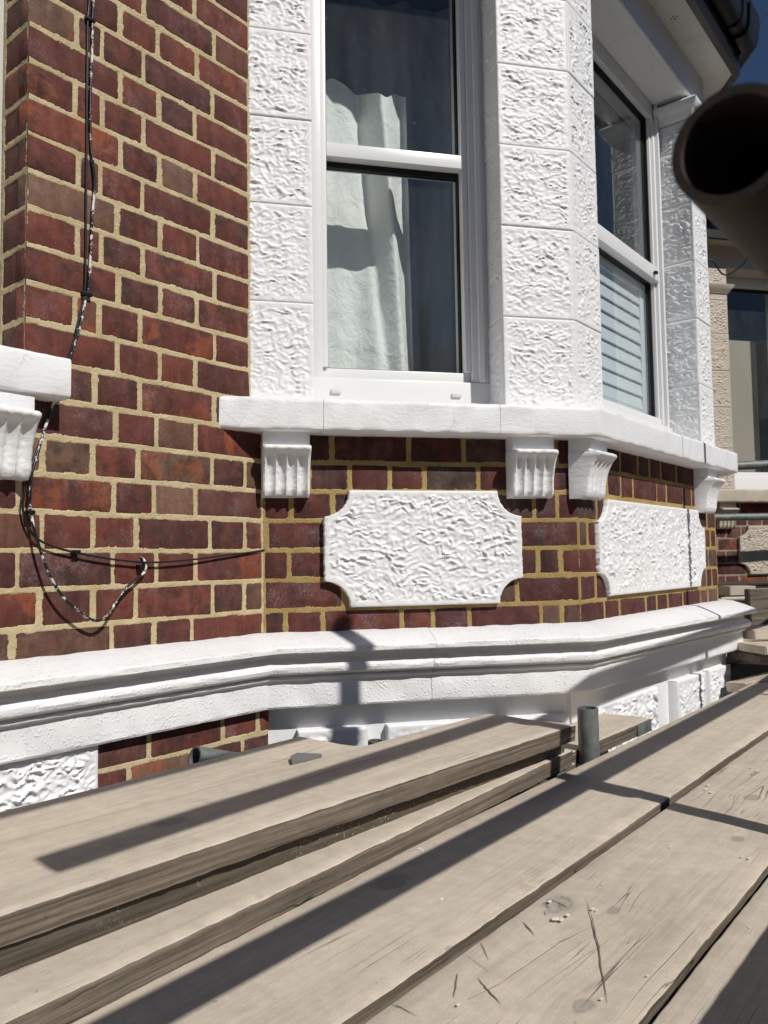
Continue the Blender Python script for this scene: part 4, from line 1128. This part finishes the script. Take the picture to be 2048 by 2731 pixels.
S4 = tube('scaffold_tube', (3.3, YT - 0.055, G), (3.3, YT - 0.055, 1.2), 'upright tube at the far end of the outer edge', 'scaffold tube', 'upright tubes')
toe = board('toe_board', -2.6, 3.4, -1.486, -1.486, 0.036, -0.262, 0.228, 'board standing on edge along the outside of the walkway', 'edge', 'edge', seed=31, group='toe boards')
# transoms under the boards
for i, x in enumerate((-2.2, -0.95, 0.47, 1.95, 3.2)):
    z = -0.562
    tube('scaffold_tube', (x, -1.62, z), (x, -0.58 if i in (2, 3, 4) else -0.16, z), ['rearmost', 'second', 'middle', 'fourth', 'farthest'][i] + ' cross tube under the walkway boards', 'scaffold tube', 'cross tubes under the boards')
tube('scaffold_tube', (-0.300, -0.118, -0.434), (-0.09, -0.150, -0.500), 'grey tube end poking out behind the board by the low brickwork', 'scaffold tube', 'cross tubes under the boards')
kz = plane_px(*k6(1475, 540), -0.43)
tube('scaffold_tube', (kz.x + .02, kz.y + .02, G), (kz.x + .02, kz.y + .02, -0.432), 'dark tube end just showing behind the top board below the bay', 'scaffold tube', 'upright tubes', r=0.0185)

# ------------------------------------------------------------------ scaffold beyond the bay
def at(u, v, depth):
    d = FW + RT * ((u - 1024) / 2113.2) - UP * ((v - 1365.5) / 2113.2)
    return CAM_POS + d * depth
def slab(name, p0, p1, w, th, nrm, mat, label, cat='board', group='boards beyond the bay'):
    p0, p1 = Vector(p0), Vector(p1); d = (p1 - p0).normalized(); n_ = Vector(nrm).normalized(); s = n_.cross(d).normalized()
    n_ = d.cross(s)
    bm = bmesh.new(); L = (p1 - p0).length
    bmesh.ops.create_cube(bm, size=1.0)
    for vv in bm.verts: vv.co = Vector((vv.co.x * L, vv.co.y * w, vv.co.z * th))
    bmesh.ops.bevel(bm, geom=bm.edges[:], offset=0.003, segments=2, affect='EDGES')
    o = bm_ob(name, bm, mat, None, True, 50)
    mw = Matrix((d, s, n_)).transposed().to_4x4(); mw.translation = (p0 + p1) / 2
    o.matrix_basis = mw
    return tag(o, label, cat, group)
HX = Vector((1, 0, 0)); HZ = Vector((0, 0, 1))
Bdir = Vector((math.cos(TH), -math.sin(TH), 0))
p = at(1994, 1622, 3.5); slab('scaffold_board', p, p + Bdir * 1.6, 0.168, 0.036, (-Bdir.y * -1, Bdir.x * -1, 0.05), 'edge', 'dark weathered board on edge behind the string course end')
p = at(1962, 1688, 3.15); slab('scaffold_board', p, p + Bdir * 1.4, 0.225, 0.036, HZ, 'board', 'flat dusty board just below the dark board on edge')
p = at(1990, 1730, 2.95); slab('scaffold_board', p + Vector((0.02, 0, 0)), p + Bdir * 1.4 + Vector((0.02, 0, 0)), 0.2, 0.030, HZ, 'board', 'board with a broken splintered end beyond the bay')
p = at(1982, 1752, 3.0); slab('scaffold_board', p, p + Bdir * 1.4, 0.2, 0.034, HZ, 'edge', 'dark board lying under the splintered board')
p = at(1962, 1835, 2.9); slab('scaffold_board', p, p + Bdir * 1.0 + Vector((0, 0, 0.18)), 0.12, 0.036, (0.2, 0, 1), 'board', 'tilted pale board low down beyond the bay corner')
p = at(1915, 1575, 4.3); slab('scaffold_board', p, p + Bdir * 0.16, 0.2, 0.05, HZ, 'cream', 'pale stone slab end beside the far brickwork', 'stone', 'stones beyond the bay')
p = at(1850, 1381, 4.35); tube('scaffold_tube', p, p + Bdir * 2.4 + Vector((0, 0, 0.03)), 'dark horizontal tube in front of the far brickwork', 'scaffold tube', 'tubes beyond the bay', r=0.020)
p = at(1880, 1246, 4.3); tube('scaffold_tube', p, p + Bdir * 2.0 + Vector((0, 0, 0.10)), 'grey tube crossing the foot of the dark far window', 'scaffold tube', 'tubes beyond the bay')
p = at(1880, 1560, 4.3); tube('scaffold_tube', p, p + Bdir * 2.4 + Vector((0, 0, 0.0)), 'black tube low in front of the far brickwork', 'scaffold tube', 'tubes beyond the bay', 'rust', r=0.016)
# loose cable under the neighbour's eaves
c_ = [at(1885, 690, 4.5), at(1905, 700, 4.5), at(1918, 722, 4.5), at(1935, 733, 4.5), at(1960, 722, 4.5), at(1985, 700, 4.5), at(2010, 660, 4.5)]
tag(path_tube('cable', c_, 0.005, 'gasket'), 'black cable sagging under the eaves of the cream house', 'cable')
c_ = [at(2060, 30, 2.9), at(2043, 36, 2.9), at(2035, 48, 2.9), at(2028, 62, 2.9), at(2025, 76, 2.9)]
tag(path_tube('cable', c_, 0.0022, 'cable'), 'thin wire curling out of the gutter against the sky', 'cable')

# added dark slab between the houses, coloured as the shade under the deck
shade_ob = prism('shade_slab', Frame((2.5, -1.3, 0), (0, 1, 0), (-1, 0, 0)), [(0, G), (1.25, G), (1.25, -0.52), (0, -0.52)], -0.22, 0, 'roof')
tag(shade_ob, 'added dark slab beyond the bay, standing in for shade below the far boards', 'wall')

# houses across the street: seen only as reflections in the panes
def far_house(x):
    h = thing('terraced_house', 'shaded brick terraced house across the street, mirrored in the window panes', 'house', (x, -19.0, G), 'houses across the street')
    F_ = Frame((x - 4.2, -15.0, 0), (1, 0, 0), (0, 1, 0))
    prism('wall', F_, [(0, G), (8.4, G), (8.4, 3.2), (0, 3.2)], -8.0, 0.0, 'farbrick', h)
    v = [F_(a, o, z) for a, o, z in ((-0.1, 0.35, 3.1), (8.5, 0.35, 3.1), (8.5, -8.35, 3.1), (-0.1, -8.35, 3.1), (-0.1, -4.0, 6.0), (8.5, -4.0, 6.0))]
    r = mesh_ob('roof', v, [[0, 1, 5, 4], [2, 3, 4, 5], [0, 4, 3], [1, 2, 5], [0, 3, 2, 1]], 'roof', h)
    fbox('chimney', F_, 6.9, 7.7, -4.4, -3.6, 5.2, 7.1, 'farbrick', r, 0)
    for a in (0.9, 5.3):
        for z in (-1.6, 1.0):
            w_ = fbox('window', F_, a, a + 2.0, -0.05, 0.06, z, z + 1.5, 'oldwhite', h, 0)
            for q in (0.08, 1.05): fbox('pane', F_, a + q, a + q + 0.87, 0.061, 0.066, z + 0.08, z + 1.42, 'gasket', w_, 0)
    fbox('door', F_, 3.7, 4.6, -0.05, 0.05, G, G + 2.1, 'gasket', h, 0)
MT['farbrick'] = mat_plain('far_brick', (0.16, 0.075, 0.05), 0.9, 0.1, 0.4, 0.3)
for x in (-17.2, -8.6, 0.0, 8.6, 17.2): far_house(x)
